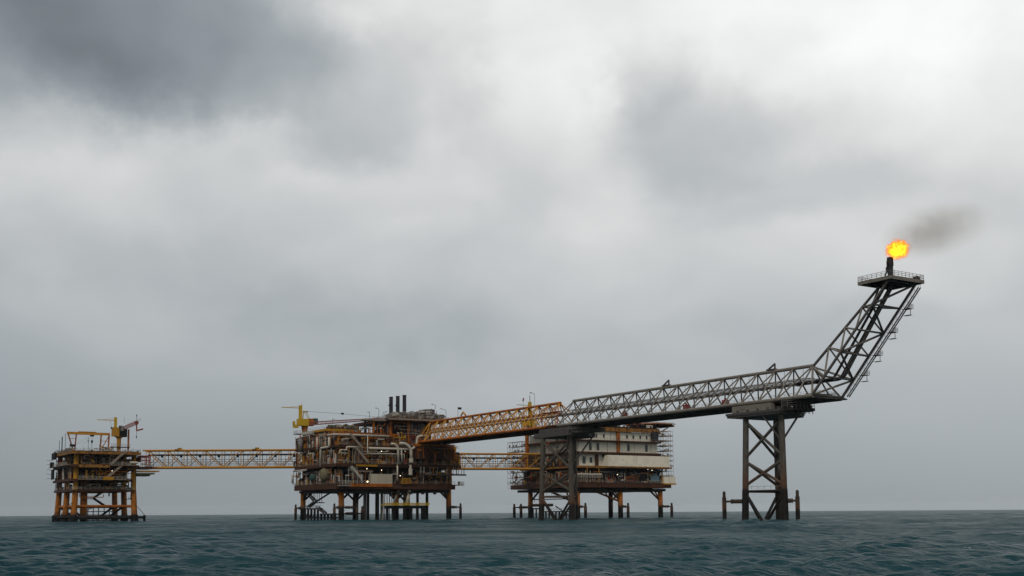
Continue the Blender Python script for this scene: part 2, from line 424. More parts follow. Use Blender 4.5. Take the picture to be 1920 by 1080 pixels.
def skid(parent, x0, x1, y0, y1, z0, z1, seed, mats=None, name='equipment_skid', dens=1.0, pipes=None):
    """A packaged machine: frame, vessels, boxes, valves and pipe runs inside one volume."""
    rr = random.Random(seed); mats = mats or [m_rust, m_dark, m_org, m_duct, m_white, m_yel, m_dark]
    q = mb(m_rust); W, D, H = x1 - x0, y1 - y0, z1 - z0
    for x in (x0, x1):
        for y in (y0, y1): q.tube((x, y, z0), (x, y, z0 + H * rr.uniform(.5, 1)), .1, 4)
    q.box(x0, x1, y0, y1, z0 + .02, z0 + .3)
    for i in range(int(2 + 2 * dens)):
        q.use(rr.choice(mats)); w_ = W * rr.uniform(.15, .4); d_ = D * rr.uniform(.2, .5); h_ = H * rr.uniform(.25, .75)
        x = rr.uniform(x0, x1 - w_); y = rr.uniform(y0, y1 - d_); q.box(x, x + w_, y, y + d_, z0 + .3, z0 + .3 + h_)
    for i in range(int(2 * dens) + 1):
        q.use(rr.choice(mats + [m_green, m_white])); r = min(H * .28, D * .35, W * .3) * rr.uniform(.5, 1); z = z0 + r + rr.uniform(.4, max(.45, H - 2 * r)) 
        if rr.random() < .5:
            a = rr.uniform(x0 + r, x0 + W * .4); y = rr.uniform(y0 + r, max(y0 + r, y1 - r)); q.vessel((a, y, min(z, z1 - r)), (a + W * .45, y, min(z, z1 - r)), r, 10)
        else:
            x = rr.uniform(x0 + r, x1 - r); y = rr.uniform(y0 + r, max(y0 + r, y0 + D * .5)); q.vessel((x, y, z0 + .6), (x, y, z0 + H * rr.uniform(.5, .85)), r * .7, 10)
    for i in range(int(13 * dens)):
        q.use(rr.choice(pipes or [m_cream, m_white, m_rust, m_org, m_rail, m_cream, m_duct, m_yel])); r = rr.choice([.1, .14, .2, .3])
        y = y0 + rr.uniform(-.2, D * .3); xa, xb = sorted((rr.uniform(x0, x1), rr.uniform(x0, x1))); za, zb = rr.uniform(z0 + .4, z1), rr.uniform(z0 + .4, z1)
        q.pipe([(xa, y, za), (xb, y, za), (xb, y, zb)] + ([(xb, y + D * .4, zb)] if rr.random() < .5 else []), r, 6)
    return q.build(name, None, parent)
def pipework(parent, x0, x1, y, z0, z1, seed, n=16, axis='x', palette=None, name='pipework'):
    """Pipe runs along a deck edge: headers with drops, drawn on a face at constant y (or x when axis='y')."""
    rr = random.Random(seed); q = mb(m_cream); pal = palette or [m_cream, m_white, m_rust, m_org, m_rail, m_rust, m_dark, m_duct]
    def P(u, v, z): return (u, y + v, z) if axis == 'x' else (y + v, u, z)
    for i in range(n):
        q.use(rr.choice(pal)); r = rr.choice([.09, .13, .18, .24, .32]); v = rr.uniform(-.1, 2.5)
        u0 = rr.uniform(x0, x1); L = rr.uniform(2, 12); u1 = min(x1, u0 + L); z = rr.uniform(z0 + .3, z1 - .2); z2 = rr.uniform(z0, z1)
        pts = [P(u0, v, z2), P(u0, v, z), P(u1, v, z)]
        if rr.random() < .6: pts.append(P(u1, v, rr.uniform(z0, z1)))
        q.pipe(pts, r, 6)
        if rr.random() < .6:    # valve
            u = (u0 + u1) / 2; a = P(u, v, z - .3); b = P(u, v, z + .3); q.tube(a, b, r * 2.2, 6); q.tube(b, P(u, v, z + .7), .05, 4)
    return q.build(name, None, parent)
def floodlight(x, y, z, label, r=.2, m=None):
    t = thing('floodlight', label, 'light', (x, y, z), 'lit floodlights on the platforms')
    mb(m_dark).box(x - .25, x + .25, y, y + .35, z - .25, z + .25).build('housing', m_dark, t)
    q = mb(m or m_lampw); q.tube((x, y - .16, z), (x, y - .003, z), r, 10); q.build('lens', m_lampw, t)
    return t
def lamp_post(x, y, z, h, dx, label, mat=None):
    t = thing('lamp_post', label, 'lamp post', (x, y, z), 'lamp posts on the platform roofs')
    q = mb(mat or m_greyd); q.pipe([(x, y, z), (x, y, z + h), (x + dx, y, z + h + abs(dx) * .3)], .09, 6, .3); q.build('post', m_greyd, t)
    q = mb(m_duct); e = x + dx; q.box(min(e, e + .8 * (1 if dx > 0 else -1)), max(e, e + .8 * (1 if dx > 0 else -1)), y - .2, y + .2, z + h + abs(dx) * .3 - .1, z + h + abs(dx) * .3 + .15); q.build('lamp_head', m_duct, t)
    return t
def fender(parent, x, y, lx, ly, ztop=7.2, za=6.0, r=.75):
    """A free-standing bumper pile carried off a leg on a shock-absorber arm."""
    q = mb(m_fender); q.tube((x, y, -4), (x, y, ztop - 1.6), r, 14); q.tube((x, y, ztop - 1.6), (x, y, ztop - .3), r * .72, 14); q.dome((x, y, ztop - .3), (0, 0, 1), r * .72, .5, 14)
    o = q.build('fender_pile', m_fender, parent)
    a = Vector((lx, ly, za)); b = Vector((x, y, za)); q = mb(m_fender); q.tube(a, b, .32, 10); q.tube(a.lerp(b, .15), a.lerp(b, .55), .62, 12); q.tube(a.lerp(b, .6), a.lerp(b, .66), .7, 12)
    q.build('fender_arm', m_fender, parent)

def frontage(parent, x0, x1, y, z0, z1, seed, axis='x', pal=None, step=1.1, name='deck_equipment'):
    """Posts, cable trays, cabinets, valve stands and drums packed along the edge of a deck, all standing on one kick rail."""
    rr = random.Random(seed); pal = pal or [m_rust, m_org, m_dark, m_rail, m_white, m_yel, m_black, m_duct]; q = mb(m_rust)
    def B(u0, u1, v0, v1, a, b):
        if axis == 'x': q.box(u0, u1, y + v0, y + v1, a, b)
        else: q.box(y + v0, y + v1, u0, u1, a, b)
    B(x0, x1, .0, .15, z0, z0 + .25); H = z1 - z0; u = x0
    while u < x1 - .3:
        k = rr.random(); q.use(rr.choice(pal)); wd = rr.uniform(.3, 1.6)
        if k < .3: B(u, min(u + .22, x1), .02, .24, z0, z1)
        elif k < .55: B(u, min(u + wd, x1), .05, 1.2, z0, z0 + H * rr.uniform(.15, .5))
        elif k < .7: 
            a = z0 + H * rr.uniform(.45, .85); B(u, min(u + .15, x1), .2, .35, z0, a); B(u, min(u + wd * 2.2, x1), .1, .8, a, a + rr.uniform(.2, .7))
        elif k < .85:
            a = z0 + H * rr.uniform(.3, .9); B(u, min(u + wd * 3, x1), .3, .6, a, a + .22); B(u, min(u + .15, x1), .3, .45, z0, z1)
        else:
            c = min(u + .5, x1 - .4); p = (c, y + .6, z0) if axis == 'x' else (y + .6, c, z0); q.tube(p, (p[0], p[1], z0 + H * rr.uniform(.3, .8)), rr.uniform(.3, .6), 9)
        u += step * rr.uniform(.5, 1.6)
    return q.build(name, None, parent)

# ================================================================== WEST WELLHEAD PLATFORM
def wellhead():
    T = thing('wellhead_platform', 'small four level yellow platform on stout orange legs, leftmost in the sea', 'oil platform', (120, 542, 0))
    LX = (107.2, 131.8); LY = (525, 542.5, 560)
    for i, x in enumerate(LX):
        for j, y in enumerate(LY):
            s = -1 if i == 0 else 1; q = mb(m_leg_l)
            yb = (-.6, 0, .8)[j]
            q.tube((x + s * 1.0, y + yb, -4), (x + s * .15, y, 14), 1.35, 20, 1.25); q.use(m_yel); q.tube((x + s * .15, y, 14), (x, y, 30.2), 1.15, 20, 1.1)
            q.use(m_black); q.tube((x + s * .8, y + yb, -4), (x + s * .7, y + yb, 2.5), 2.0, 16, 1.7); q.tube((x + s * .7, y + yb, 2.5), (x + s * .7, y + yb, 3.2), 1.7, 16, 1.4)
            q.build('leg', m_leg_l, T)
    q = mb(m_leg_l); q.tube((111.5, 529, -4), (111.5, 529, 18), 1.5, 18); q.build('caisson', m_leg_l, T)
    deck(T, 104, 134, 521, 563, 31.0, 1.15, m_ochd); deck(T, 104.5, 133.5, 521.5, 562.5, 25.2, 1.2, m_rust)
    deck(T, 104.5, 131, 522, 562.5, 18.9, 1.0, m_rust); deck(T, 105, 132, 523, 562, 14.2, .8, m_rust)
    # girders
    q = mb(m_ochd); q.box(107.5, 120.5, 520.9, 521.48, 23.9, 25.2); q.build('girder', m_yel, T)
    q = mb(m_org)
    for y in LY: q.tube((LX[0], y, 6.9), (LX[1], y, 6.9), .62, 12)
    for x in LX: q.tube((x, LY[0], 6.9), (x, LY[2], 6.9), .6, 12)
    q.build('horizontal_brace', m_org, T)
    q = mb(m_dark)
    for x in (LX[0],):
        q.tube((x, 526, 6.5), (x, 541.5, 1), .5, 10); q.tube((x, 544, 6.5), (x, 559, 1), .5, 10)
    for y in (541.5, 560):
        q.tube((LX[1] - 8, y, 1), (LX[1], y, 7), .5, 10); q.tube((LX[0] + 8, y, 1), (LX[0], y, 7), .5, 10)
    q.tube((LX[0] - 2, 525, 2.0), (LX[1] + 2, 525, 2.0), .9, 12); q.tube((LX[0] - 1, 560, 2.0), (LX[1] + 1, 560, 2.0), .9, 12); q.tube((LX[0], 524, 2), (LX[0], 562, 2), .9, 12); q.tube((LX[1], 524, 2), (LX[1], 562, 2), .9, 12)
    q.build('waterline_brace', m_black, T)
    # upper diagonals between decks
    for a, b in (((111, 523.5, 30), (120.5, 523.5, 19.3)),):
        mb(m_yel).tube(a, b, .35, 10).build('diagonal_brace', m_yel, T)
    for y0, y1, za, zb in ((526, 541, 19, 30), (543, 559, 30, 19)):
        mb(m_org).tube((107, y0, za), (107, y1, zb), .35, 10).build('diagonal_brace', m_org, T)
    # dark inner bulkheads
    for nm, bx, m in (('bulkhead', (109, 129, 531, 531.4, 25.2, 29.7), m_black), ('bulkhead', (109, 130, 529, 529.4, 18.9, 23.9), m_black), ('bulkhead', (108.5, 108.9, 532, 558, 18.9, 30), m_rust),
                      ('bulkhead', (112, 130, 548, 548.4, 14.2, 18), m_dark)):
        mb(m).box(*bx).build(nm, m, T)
    for k, (x0, x1, z0, z1) in enumerate(((109, 116, 25.2, 28.5), (117, 124, 25.2, 29), (125, 131, 25.2, 28), (109, 115, 18.9, 22.5), (116, 122, 18.9, 23), (123, 129.5, 18.9, 22.5), (110, 118, 14.2, 17.2), (120, 129, 14.2, 17.2))):
        skid(T, x0, x1, 525.5, 528.5, z0, z1, 100 + k, [m_dark, m_black, m_rust, m_dark])
    for k, (y0, y1, z0, z1) in enumerate(((527, 540, 25.2, 29), (545, 558, 25.2, 29), (527, 540, 18.9, 23), (545, 558, 18.9, 23.5))):
        q = pipework(T, y0, y1, 105.2, z0, z1, 130 + k, 9, 'y', [m_rust, m_dark, m_rust, m_rail])
    mb(m_white).tube((105.3, 540.5, 19), (105.3, 540.5, 24), .9, 12).build('vertical_tank', m_white, T)
    # railings
    for z, pts in ((31, [(104.2, 562, 31), (104.2, 521.2, 31), (133.8, 521.2, 31), (133.8, 530, 31)]), (25.2, [(103.2, 562, 25.2), (103.2, 525, 25.2)]),
                   (25.2, [(120.5, 520, 25.2), (131, 520, 25.2)]), (18.9, [(107.5, 520.5, 18.9), (127.5, 520.5, 18.9)]), (14.2, [(105.2, 562, 14.2), (105.2, 523.2, 14.2), (131.8, 523.2, 14.2)])):
        mb(m_white).rail(pts, 1.2, 1.9, .055, 3).build('railing', m_white, T)
    q = mb(m_rail); q.box(102.6, 104.48, 524, 563, 24.9, 25.17); q.box(120.3, 131.3, 519.6, 521.48, 24.9, 25.17); q.box(107.3, 127.8, 520.2, 521.98, 18.55, 18.87); q.build('walkway', m_white, T)
    q = mb(m_rail); q.stair((121, 520.4, 25.3), (127, 520.4, 31), 1.2); q.build('stair', m_rail, T)
    q = mb(m_rail); q.stair((119, 520.6, 19), (126, 520.6, 25), 1.2); q.build('stair', m_rail, T)
    q = mb(m_black); q.stair((117.4, 536, 10.5), (122, 536, 13.9), 1.2); q.stair((117.4, 537.5, 10.3), (122.8, 537.5, 6.6), 1.2); q.box(112.5, 117.5, 535, 538.4, 10.2, 10.5); q.rail([(112.5, 535, 10.5), (117.5, 535, 10.5)], 1.1, .7, .05, 3); q.build('stair', m_black, T)
    # orange basket and box details on deck 3 front
    q = mb(m_yel); q.box(117.5, 122, 519.2, 520.15, 18.4, 19.9); q.build('junction_box', m_yel, T)
    # west side overhang ducts
    q = mb(m_black); q.box(103.2, 103.9, 552, 560, 28.6, 31.6); q.tube((102.4, 558, 26.2), (103.9, 558, 26.2), 1.3, 12); q.box(103.3, 103.9, 556, 560.5, 19.5, 24)
    for z in (20, 22, 24, 26.5, 28.4): q.bar((101.4, 561, z), (104, 561, z), .14, .14)
    q.build('side_ducting', m_black, T)
    # boat landing: framed ladder cage at the waterline
    q = mb(m_black)
    for x in (114, 116.3, 118.6, 121, 123.3): q.tube((x, 532, -3), (x, 532, 6.5), .2, 6)
    for z in (.6, 1.8, 3.1, 4.6): q.tube((113, 532, z), (124.5, 532, z), .17, 6)
    q.tube((114, 532, 5.6), (120, 532, 7.6), .2, 6)
    q.build('boat_landing', m_black, T)
    # side fenders hung on chains
    for x, y, lx, ly in ((99.6, 533, 106, 526), (137.6, 527, 132.5, 525.5)):
        q = mb(m_black); q.tube((x, y, -3), (x, y, 2.9), .55, 12); q.tube((x, y, 1.8), (lx, ly, 2.0), .55, 10); q.build('fender_pile', m_black, T)
        mb(m_black).tube((x, y, 3), (lx, ly, 8.4), .12, 6).build('fender_chain', m_black, T)
    # landing for the bridge
    q = mb(m_rust); q.box(134, 139.5, 522, 531, 23.6, 24.6); q.build('bridge_landing', m_rust, T)
    q = mb(m_green); q.box(132.6, 140.2, 521, 530, 21.203, 21.9); q.use(m_yel); q.box(133, 142.5, 521.6, 528, 22.4, 22.9); q.use(m_green); q.prism([(133.2, 522.5), (138.5, 522.5), (137.5, 529), (133.2, 529)], 20.4, 21.197); q.build('lower_landing', m_green, T)
    q = mb(m_pink)
    for i in range(6): q.box(134.2 + i * .85, 134.4 + i * .85, 522.2, 522.6, 24.62, 29.4)
    for z in (25.6, 27.2, 28.6): q.box(134.2, 138.6, 522.3, 522.5, z, z + .45)
    q.box(134.2, 134.6, 522.63, 530, 26.8, 29.2); q.box(134, 139, 522, 530.4, 29.43, 29.7); q.build('landing_shelter', m_red, T)
    mb(m_white).rail([(134, 521.6, 24.62), (139.4, 521.6, 24.62)], 1.3, .9, .06, 3).build('railing', m_white, T)
    q = mb(m_cream); q.vessel((129.2, 519.9, 26.3), (132.2, 519.9, 26.2), .55, 10); q.build('life_raft_canister', m_cream, T)
    floodlight(121.2, 519.9, 22.5, 'lit lamp under the stair on the leftmost platform', .13)
    # masts
    for k, (x, y, h, r, lb) in enumerate(((104.8, 551, 6.2, .11, 'thin left mast of three on the left platform roof'), (104.8, 545, 7.6, .22, 'thick middle mast of three on the left platform roof'), (104.8, 538, 8.6, .10, 'right mast of three on the left platform roof'))):
        q = mb(m_dark); q.tube((x, y, 31), (x, y, 31 + h), r, 6); q.tube((x, y, 31), (x, y, 32.2), r * 3, 6); o = q.build('mast', m_dark); tag(o, lb, 'mast', 'masts at the left edge of the leftmost platform')
    o = mb(m_greyd).tube((111.5, 523, 31), (111.5, 523, 37), .09, 6).tube((111.2, 523, 35.6), (111.8, 523, 35.6), .2, 6).build('whip_antenna', m_greyd); tag(o, 'thin whip antenna just right of the gantry crane leg', 'antenna')
    o = mb(m_greyd).tube((116.2, 522, 31), (116.2, 522, 33.6), .11, 6).tube((116.2, 522, 33.4), (116.2, 522, 33.9), .25, 8).build('vent_pipe', m_greyd); tag(o, 'short vent pipe in the middle of the left platform roof', 'vent')
    # roof equipment
    o = skid(None, 117.5, 122.5, 524, 527, 31, 33.6, 171, [m_dark, m_greyd]); tag(o, 'dark pump skid at the right foot of the gantry crane', 'machinery')
    o = skid(None, 106, 109, 541, 551, 31, 33.2, 172, [m_dark, m_rust, m_duct]); tag(o, 'low dark skid behind the three masts', 'machinery')
wellhead()

def west_extra():
    T = bpy.data.objects['wellhead_platform']; D = [m_dark, m_rust, m_dark, m_rail, m_org, m_yel, m_black, m_black, m_dark]
    for z0, z1, k in ((25.3, 29.5, 1), (19.0, 24.0, 2), (14.3, 17.7, 3)):
        frontage(T, 108.6, 131, 522.8 if k < 3 else 524, z0, z1, 800 + k, 'x', D, 1.3); frontage(T, 526, 560, 104.9, z0, z1, 810 + k, 'y', D + [m_white, m_red], 1.4)
    frontage(T, 105, 133, 521.6, 31.02, 32.6, 821, 'x', [m_rust, m_dark, m_white, m_rail], 1.5); frontage(T, 523, 561, 104.3, 31.02, 32.8, 822, 'y', [m_rust, m_dark, m_dark, m_rail], 1.3)
    pipework(T, 108.5, 131, 522.2, 26, 29.8, 831, 12, 'x', [m_rust, m_org, m_dark, m_rail]); pipework(T, 108.5, 131, 522.4, 19.5, 24, 832, 12, 'x', [m_rust, m_org, m_dark, m_rail])
    pipework(T, 108, 131, 524, 9, 13.6, 833, 5, 'x', [m_rust, m_org, m_dark]); pipework(T, 108, 131, 530, 14.5, 18.5, 834, 10, 'x', [m_dark, m_rust])
west_extra()
def gantry():
    T = thing('gantry_crane', 'yellow portal gantry crane on the leftmost platform roof', 'crane', (113, 526, 31))
    y = 527
    q = mb(m_yel2); q.box(103.3, 121.5, y - .5, y + .5, 38.6, 39.7); q.box(108, 115.5, y - .6, y + .6, 39.72, 40.0); q.build('beam', m_yel2, T)
    for pts in (((103.8, 38.6), (106.2, 31)), ((107.2, 38.6), (106.6, 31))):
        mb(m_pink).bar((pts[0][0], y, pts[0][1]), (pts[1][0], y, pts[1][1]), .5, .5).build('leg', m_pink, T)
    for a, b in (((117.8, 38.6), (117.4, 31)), ((121.2, 38.6), (121.0, 31))):
        mb(m_org).bar((a[0], y, a[1]), (b[0], y, b[1]), .55, .55).build('leg', m_org, T)
    q = mb(m_org); q.bar((121, y, 38), (117.8, y, 32), .3, .3); q.bar((117.8, y, 36), (121, y, 36), .2, .2); q.bar((104.4, y, 36.8), (107, y, 36.8), .2, .2); q.build('brace', m_org, T)
    q = mb(m_dark); q.box(104.6, 106.8, y - .7, y + .7, 33.2, 34.2); q.build('winch', m_dark, T)
    q = mb(m_dark); q.box(113.2, 114.6, y - .8, y + .8, 37.9, 38.57); q.build('trolley', m_dark, T)
    q = mb(m_dark); q.tube((113.9, y, 38), (113.9, y, 36.2), .07, 5); q.tube((113.9, y, 36.2), (113.9, y, 35.0), .5, 10, .35); q.tube((113.9, y, 35), (113.9, y, 31.2), .09, 5); q.build('hook_block', m_dark, T)
    q = mb(m_dark); q.tube((113, y, 38.4), (106.5, y, 33.6), .035, 4); q.tube((113, y, 38.4), (109, y, 32), .03, 4); q.build('cable', m_dark, T)
gantry()

def pedestal_crane_west():
    T = thing('pedestal_crane', 'yellow and black pedestal crane with red boom on the leftmost platform', 'crane', (125.5, 524, 31))
    x, y = 125.3, 526
    q = mb(m_yel); q.tube((x, y, 31), (x, y, 37.5), .85, 14, .95); q.tube((x, y, 37.5), (x, y, 38.2), 1.3, 14, 2.0); q.build('pedestal', m_yel, T)
    q = mb(m_rust); q.box(x - 3.6, x + 4.6, y - 1.6, y + 1.6, 33.2, 33.5); q.build('service_platform', m_rust, T)
    mb(m_railg).rail([(x - 3.6, y - 1.6, 33.5), (x + 4.6, y - 1.6, 33.5)], 1.2, 1.1, .06, 3).build('railing', m_railg, T)
    q = mb(m_yel); q.box(x - 3.0, x - .2, y - 1.4, y + 1.4, 38.2, 42.2); q.build('machinery_house', m_yel, T)
    q = mb(m_black); q.box(x - .2, x + 3.2, y - 1.5, y + 1.3, 38.0, 41.8); q.box(x - .4, x + 1.0, y - 1.52, y - 1.2, 41.83, 43); q.build('engine_housing', m_black, T)
    q = mb(m_duct); q.box(x + .2, x + 1.5, y - 1.9, y - 1.53, 40.6, 42.8); q.build('cab', m_duct, T)
    q = mb(m_brt); q.box(x - 2.2, x - 1.1, y - .5, y + .5, 42.2, 46.8); q.bar((x - 9.6, y, 45.4), (x - 2.2, y, 45.4), .28, .3); q.bar((x - 6.5, y, 45.6), (x - 2.2, y, 46.5), .12, .12); q.build('mast', m_brt, T)
    q = mb(m_dark); q.tube((x - 4, y, 45.3), (x - 3.3, y, 42.2), .05, 5); q.box(x - 3.7, x - 3.2, y - .2, y + .2, 41.5, 42.3); q.build('auxiliary_hook', m_dark, T)
    q = mb(m_org); q.tube((x + 4.1, y - .3, 31.5), (x + 4.1, y - .3, 41.5), .42, 10); q.build('boom_rest', m_org, T)
    q = mb(m_pink); a = Vector((x + 1.5, y - .8, 41.0)); b = Vector((x + 8.0, y - .8, 44.2))
    d = (b - a).normalized(); nrm = Vector((-d.z, 0, d.x))
    for s_, v_ in ((0, -.6), (0, .6), (1.4, -.6), (1.4, .6)): q.tube(a + nrm * s_ + Vector((0, v_, 0)), b + nrm * s_ * .9 + Vector((0, v_, 0)), .16, 6)
    for i in range(7):
        p = a.lerp(b, i / 7); p2 = a.lerp(b, (i + 1) / 7)
        for v_ in (-.6, .6): q.tube(p + Vector((0, v_, 0)), p2 + nrm * 1.4 + Vector((0, v_, 0)), .1, 5); q.tube(p2 + nrm * 1.4 + Vector((0, v_, 0)), p2 + Vector((0, v_, 0)), .1, 5)
    q.box(b.x - 1.2, b.x + .2, y - 1.3, y - .1, b.z - .3, b.z + 1.2); q.bar((b.x - .6, y - .8, b.z), (b.x - .4, y - .8, b.z - 3.4), .5, .5); q.bar((b.x - .6, y - .8, b.z - 3.2), (b.x + 2.4, y - .8, b.z - 2.3), .3, .7)
    q.build('boom', m_pink, T)
    q = mb(m_pink); q.rail([(x + 3, y - 1.4, 42.6), (x + 9, y - 1.4, 45.4)], 1.2, 1.5, .06, 2); q.build('boom_walkway', m_railg, T)
    q = mb(m_dark); q.tube((b.x - .5, y - .8, b.z - 3.4), (b.x - .5, y - .8, b.z - 6.8), .06, 5); q.tube((b.x - .5, y - .8, b.z - 5.6), (b.x - .5, y - .8, b.z - 6.8), .26, 8, .1); q.tube((b.x - .6, y - .8, b.z + 1), (b.x - .6, y - .8, b.z + 4.2), .08, 5); q.tube((b.x - .6, y - .8, b.z + 3.4), (b.x - .6, y - .8, b.z + 3.9), .25, 6); q.tube((b.x - 6.1, y - .8, b.z), (b.x - 6.1, y - .8, b.z + 3), .05, 5); q.build('hook_and_mast', m_dark, T)
pedestal_crane_west()

# ================================================================== LINK BRIDGES (rectangular trusses)
def link_bridge(a, b, zb, zt, n, label, pads, wd=5.5, mat=m_yel2, flip=None):
    A = Vector((a[0], a[1], 0)); B = Vector((b[0], b[1], 0)); d = (B - A); L = d.length; d.normalize(); s = Vector((-d.y, d.x, 0))
    T = thing('link_bridge', label, 'footbridge', (*((A + B) / 2).to_2d(), zb), 'link bridges between platforms')
    def P(u, v, z): return A + d * u + s * v + Vector((0, 0, z))
    for v in (0, wd):
        q = mb(mat); q.tube(P(0, v, zb), P(L, v, zb), .48, 10); q.build('bottom_chord', mat, T)
        q = mb(mat); q.tube(P(-1.5, v, zt), P(L, v, zt), .38, 10); q.build('top_chord', mat, T)
        q = mb(mat if v == 0 else m_yel)
        for i in range(n + 1):
            u = L * i / n; q.tube(P(u, v, zb), P(u, v, zt), .17, 6)
            if i < n:
                left = i < n / 2 if flip is None else flip(i)
                um = L * (i + .5) / n; q.tube(P(um, v, (zb + zt) / 2), P(um, v, zt), .13, 6); q.tube(P(um, v, (zb + zt) / 2), P(um + (L / n / 2 if not left else -L / n / 2), v, zb), .12, 6)
                u2 = L * (i + 1) / n
                if left: q.tube(P(u, v, zt), P(u2, v, zb), .2, 6)
                else: q.tube(P(u, v, zb), P(u2, v, zt), .2, 6)
        q.build('side_bracing', mat, T)
    q = mb(m_yel)
    for i in range(2 * n + 1):
        u = L * i / n / 2; q.tube(P(u, 0, zt), P(u, wd, zt), .14, 6); q.tube(P(u, 0, zb), P(u, wd, zb), .2, 6)
    for i in range(n): q.tube(P(L * i / n, 0, zt), P(L * (i + 1) / n, wd, zt), .12, 6)
    q.build('cross_member', m_yel, T)
    q = mb(m_duct); c = [P(0, 1.2, zb + .5), P(L, 1.2, zb + .5), P(L, 4.0, zb + .5), P(0, 4.0, zb + .5)]
    q.prism([(p.x, p.y) for p in c], zb + .45, zb + .6); q.build('walkway_deck', m_duct, T)
    q = mb(m_greyd); q.rail([P(0, 1.2, zb + .6), P(L, 1.2, zb + .6)], 1.2, 2.2, .05, 2); q.rail([P(0, 4, zb + .6), P(L, 4, zb + .6)], 1.2, 2.2, .05, 2); q.build('railing', m_greyd, T)
    q = mb(m_dark); 
    for v, z, r in ((3.4, zt - 2.0, .42), (4.4, zt - 1.9, .3), (2.4, zt - 2.2, .22), (1.6, zb + 2.6, .12), (1.4, zb + 3.6, .10)): q.tube(P(0, v, z), P(L, v, z), r, 8)
    for i in range(2 * n):
        u = L * (i + .5) / n / 2; q.tube(P(u, 4.7, zb), P(u, 4.7, zt - 1.6), .09, 5)
        if i % 2: q.box(P(u, 3, 0).x - .5, P(u, 3, 0).x + .5, P(u, 3, 0).y - .3, P(u, 3, 0).y + .3, zt - 3.2, zt - 2.0)
    q.build('pipe_run', m_dark, T)
    q = mb(m_yel)
    for u in pads: 
        c = P(L * u, 0, zt); q.prism([(c.x - 2.2, c.y - .4), (c.x + 2.2, c.y - .4), (c.x + 2.2, c.y + .4), (c.x - 2.2, c.y + .4)], zt + .2, zt + .5); q.box(c.x - .9, c.x + .9, c.y - .38, c.y + .38, zt + .503, zt + 1.1)
    if pads: q.build('lifting_pad', m_yel, T)
    return T
link_bridge((138, 528), (197, 492), 24.4, 32.3, 8, 'long ochre truss bridge from the leftmost platform to the central platform', (.22, .73))
link_bridge((256, 492), (318, 470), 24.6, 32.0, 8, 'shorter ochre truss bridge between the central platform and the accommodation platform', (.22,))

# ================================================================== FLARE BRIDGES (triangular trusses)
def tri_bridge(y0, y1, n, label, mat, chordmat, floor, pipemat, r=.2, first=False, grey=True):
    XN, XF, XT, zb, zt = 233.0, 247.5, 240.3, 34.0, 43.3
    T = thing('flare_bridge', label, 'truss bridge', (240, (y0 + y1) / 2, zb), 'triangular truss bridges carrying the flare line')
    P = lambda x, u, z: Vector((x, u, z)); dy = (y1 - y0) / n
    ya, yb = (y0 - 6.5, y1 + 7) if grey else (y0 - 9, y1 - 1)
    q = mb(chordmat); q.tube((XN, ya, zb), (XN, yb, zb), .55, 12); q.build('near_bottom_chord', chordmat, T)
    q = mb(chordmat); q.tube((XF, ya + (3 if grey else 0), zb), (XF, yb, zb), .55, 12); q.build('far_bottom_chord', chordmat, T)
    q = mb(chordmat); q.tube((XT, y0 - .5, zt), (XT, y1 + .5, zt), .5, 12); q.build('top_chord', chordmat, T)
    qn = mb(mat); qf = mb(mat)
    for i in range(n + 1):
        y = y0 + dy * i
        for q, x in ((qn, XN), (qf, XF)):
            q.tube((XT, y, zt), (x, y, zb), r * 1.15, 8)
            if i < n: q.tube((XT, y, zt), (x, y + dy, zb), r, 8); 
            if i > 0 and not grey: q.tube((XT, y, zt), (x, y - dy, zb), r * .8, 8)
    for q, x in ((qn, XN), (qf, XF)):
        q.tube((XT, y1, zt), (x, y1 + dy, zb), r * 1.1, 8)
        if not grey: q.tube((XT, y0, zt), (x, y0 - dy, zb), r * 1.1, 8)
    qn.build('near_side_bracing', mat, T); qf.build('far_side_bracing', mat, T)
    # mid-height ring frames and hangers for the pipes
    q = mb(m_railg if grey else m_org)
    for i in range(2 * n + 1):
        y = y0 + dy * i / 2
        if i % 2: q.tube((XT, y, zt), (XT, y, zb + 5.4), .06, 5)
        q.tube((XT - 2.6, y, zb + 5.6), (XT + 2.9, y, zb + 5.6), .12, 5)
        if i % 2 == 0: q.tube((XT - 2.2, y, zb + 4.4), (XT + 2.6, y, zb + 4.4), .16, 5)
    for x in (XT - 2.4, XT - 1, XT + .6, XT + 2.4): q.tube((x, y0, zb + 5.8), (x, y1, zb + 5.8), .09, 5)
    q.build('pipe_hanger', m_railg, T)
    q = mb(floor)
    for i in range(3 * n + 3):
        y = ya + 1 + (yb - ya - 2) * i / (3 * n + 2); q.bar((XN + .56, y, zb - .25), (XF - .56, y, zb - .25), .3, .55)
    for x in (XN + 3, XN + 6, XN + 9, XN + 12): q.bar((x, ya + 1, zb - .62), (x, yb - 1, zb - .62), .3, .4)
    q.box(XN + .8, XN + 3.2, ya + 1, yb - 1, zb + .06, zb + .14); q.box(XF - 4, XF - 1, ya + 1, yb - 1, zb + .06, zb + .14)
    q.box(XN + 3.3, XF - 4.1, ya + 1, yb - 1, zb + .045, zb + .10)
    q.build('floor_grating', floor, T)
    q = mb(m_railg if grey else m_rail); q.rail([(XN + .7, ya + 1, zb + .15), (XN + .7, yb - 1, zb + .15)], 1.25, 2.0, .04, 3); q.rail([(XF - .9, ya + 1, zb + .15), (XF - .9, yb - 1, zb + .15)], 1.25, 2.4, .04, 2); q.build('railing', m_railg, T)
    q = mb(pipemat); q.tube((XT + 1.4, ya + 4, zb + 4.9), (XT + 1.4, yb + 3, zb + 4.9), .52, 10); q.tube((XT - .8, y0 - 2, zb + 4.75), (XT - .8, yb + 3, zb + 4.75), .22, 8); q.build('flare_line', pipemat, T)
    return T, P
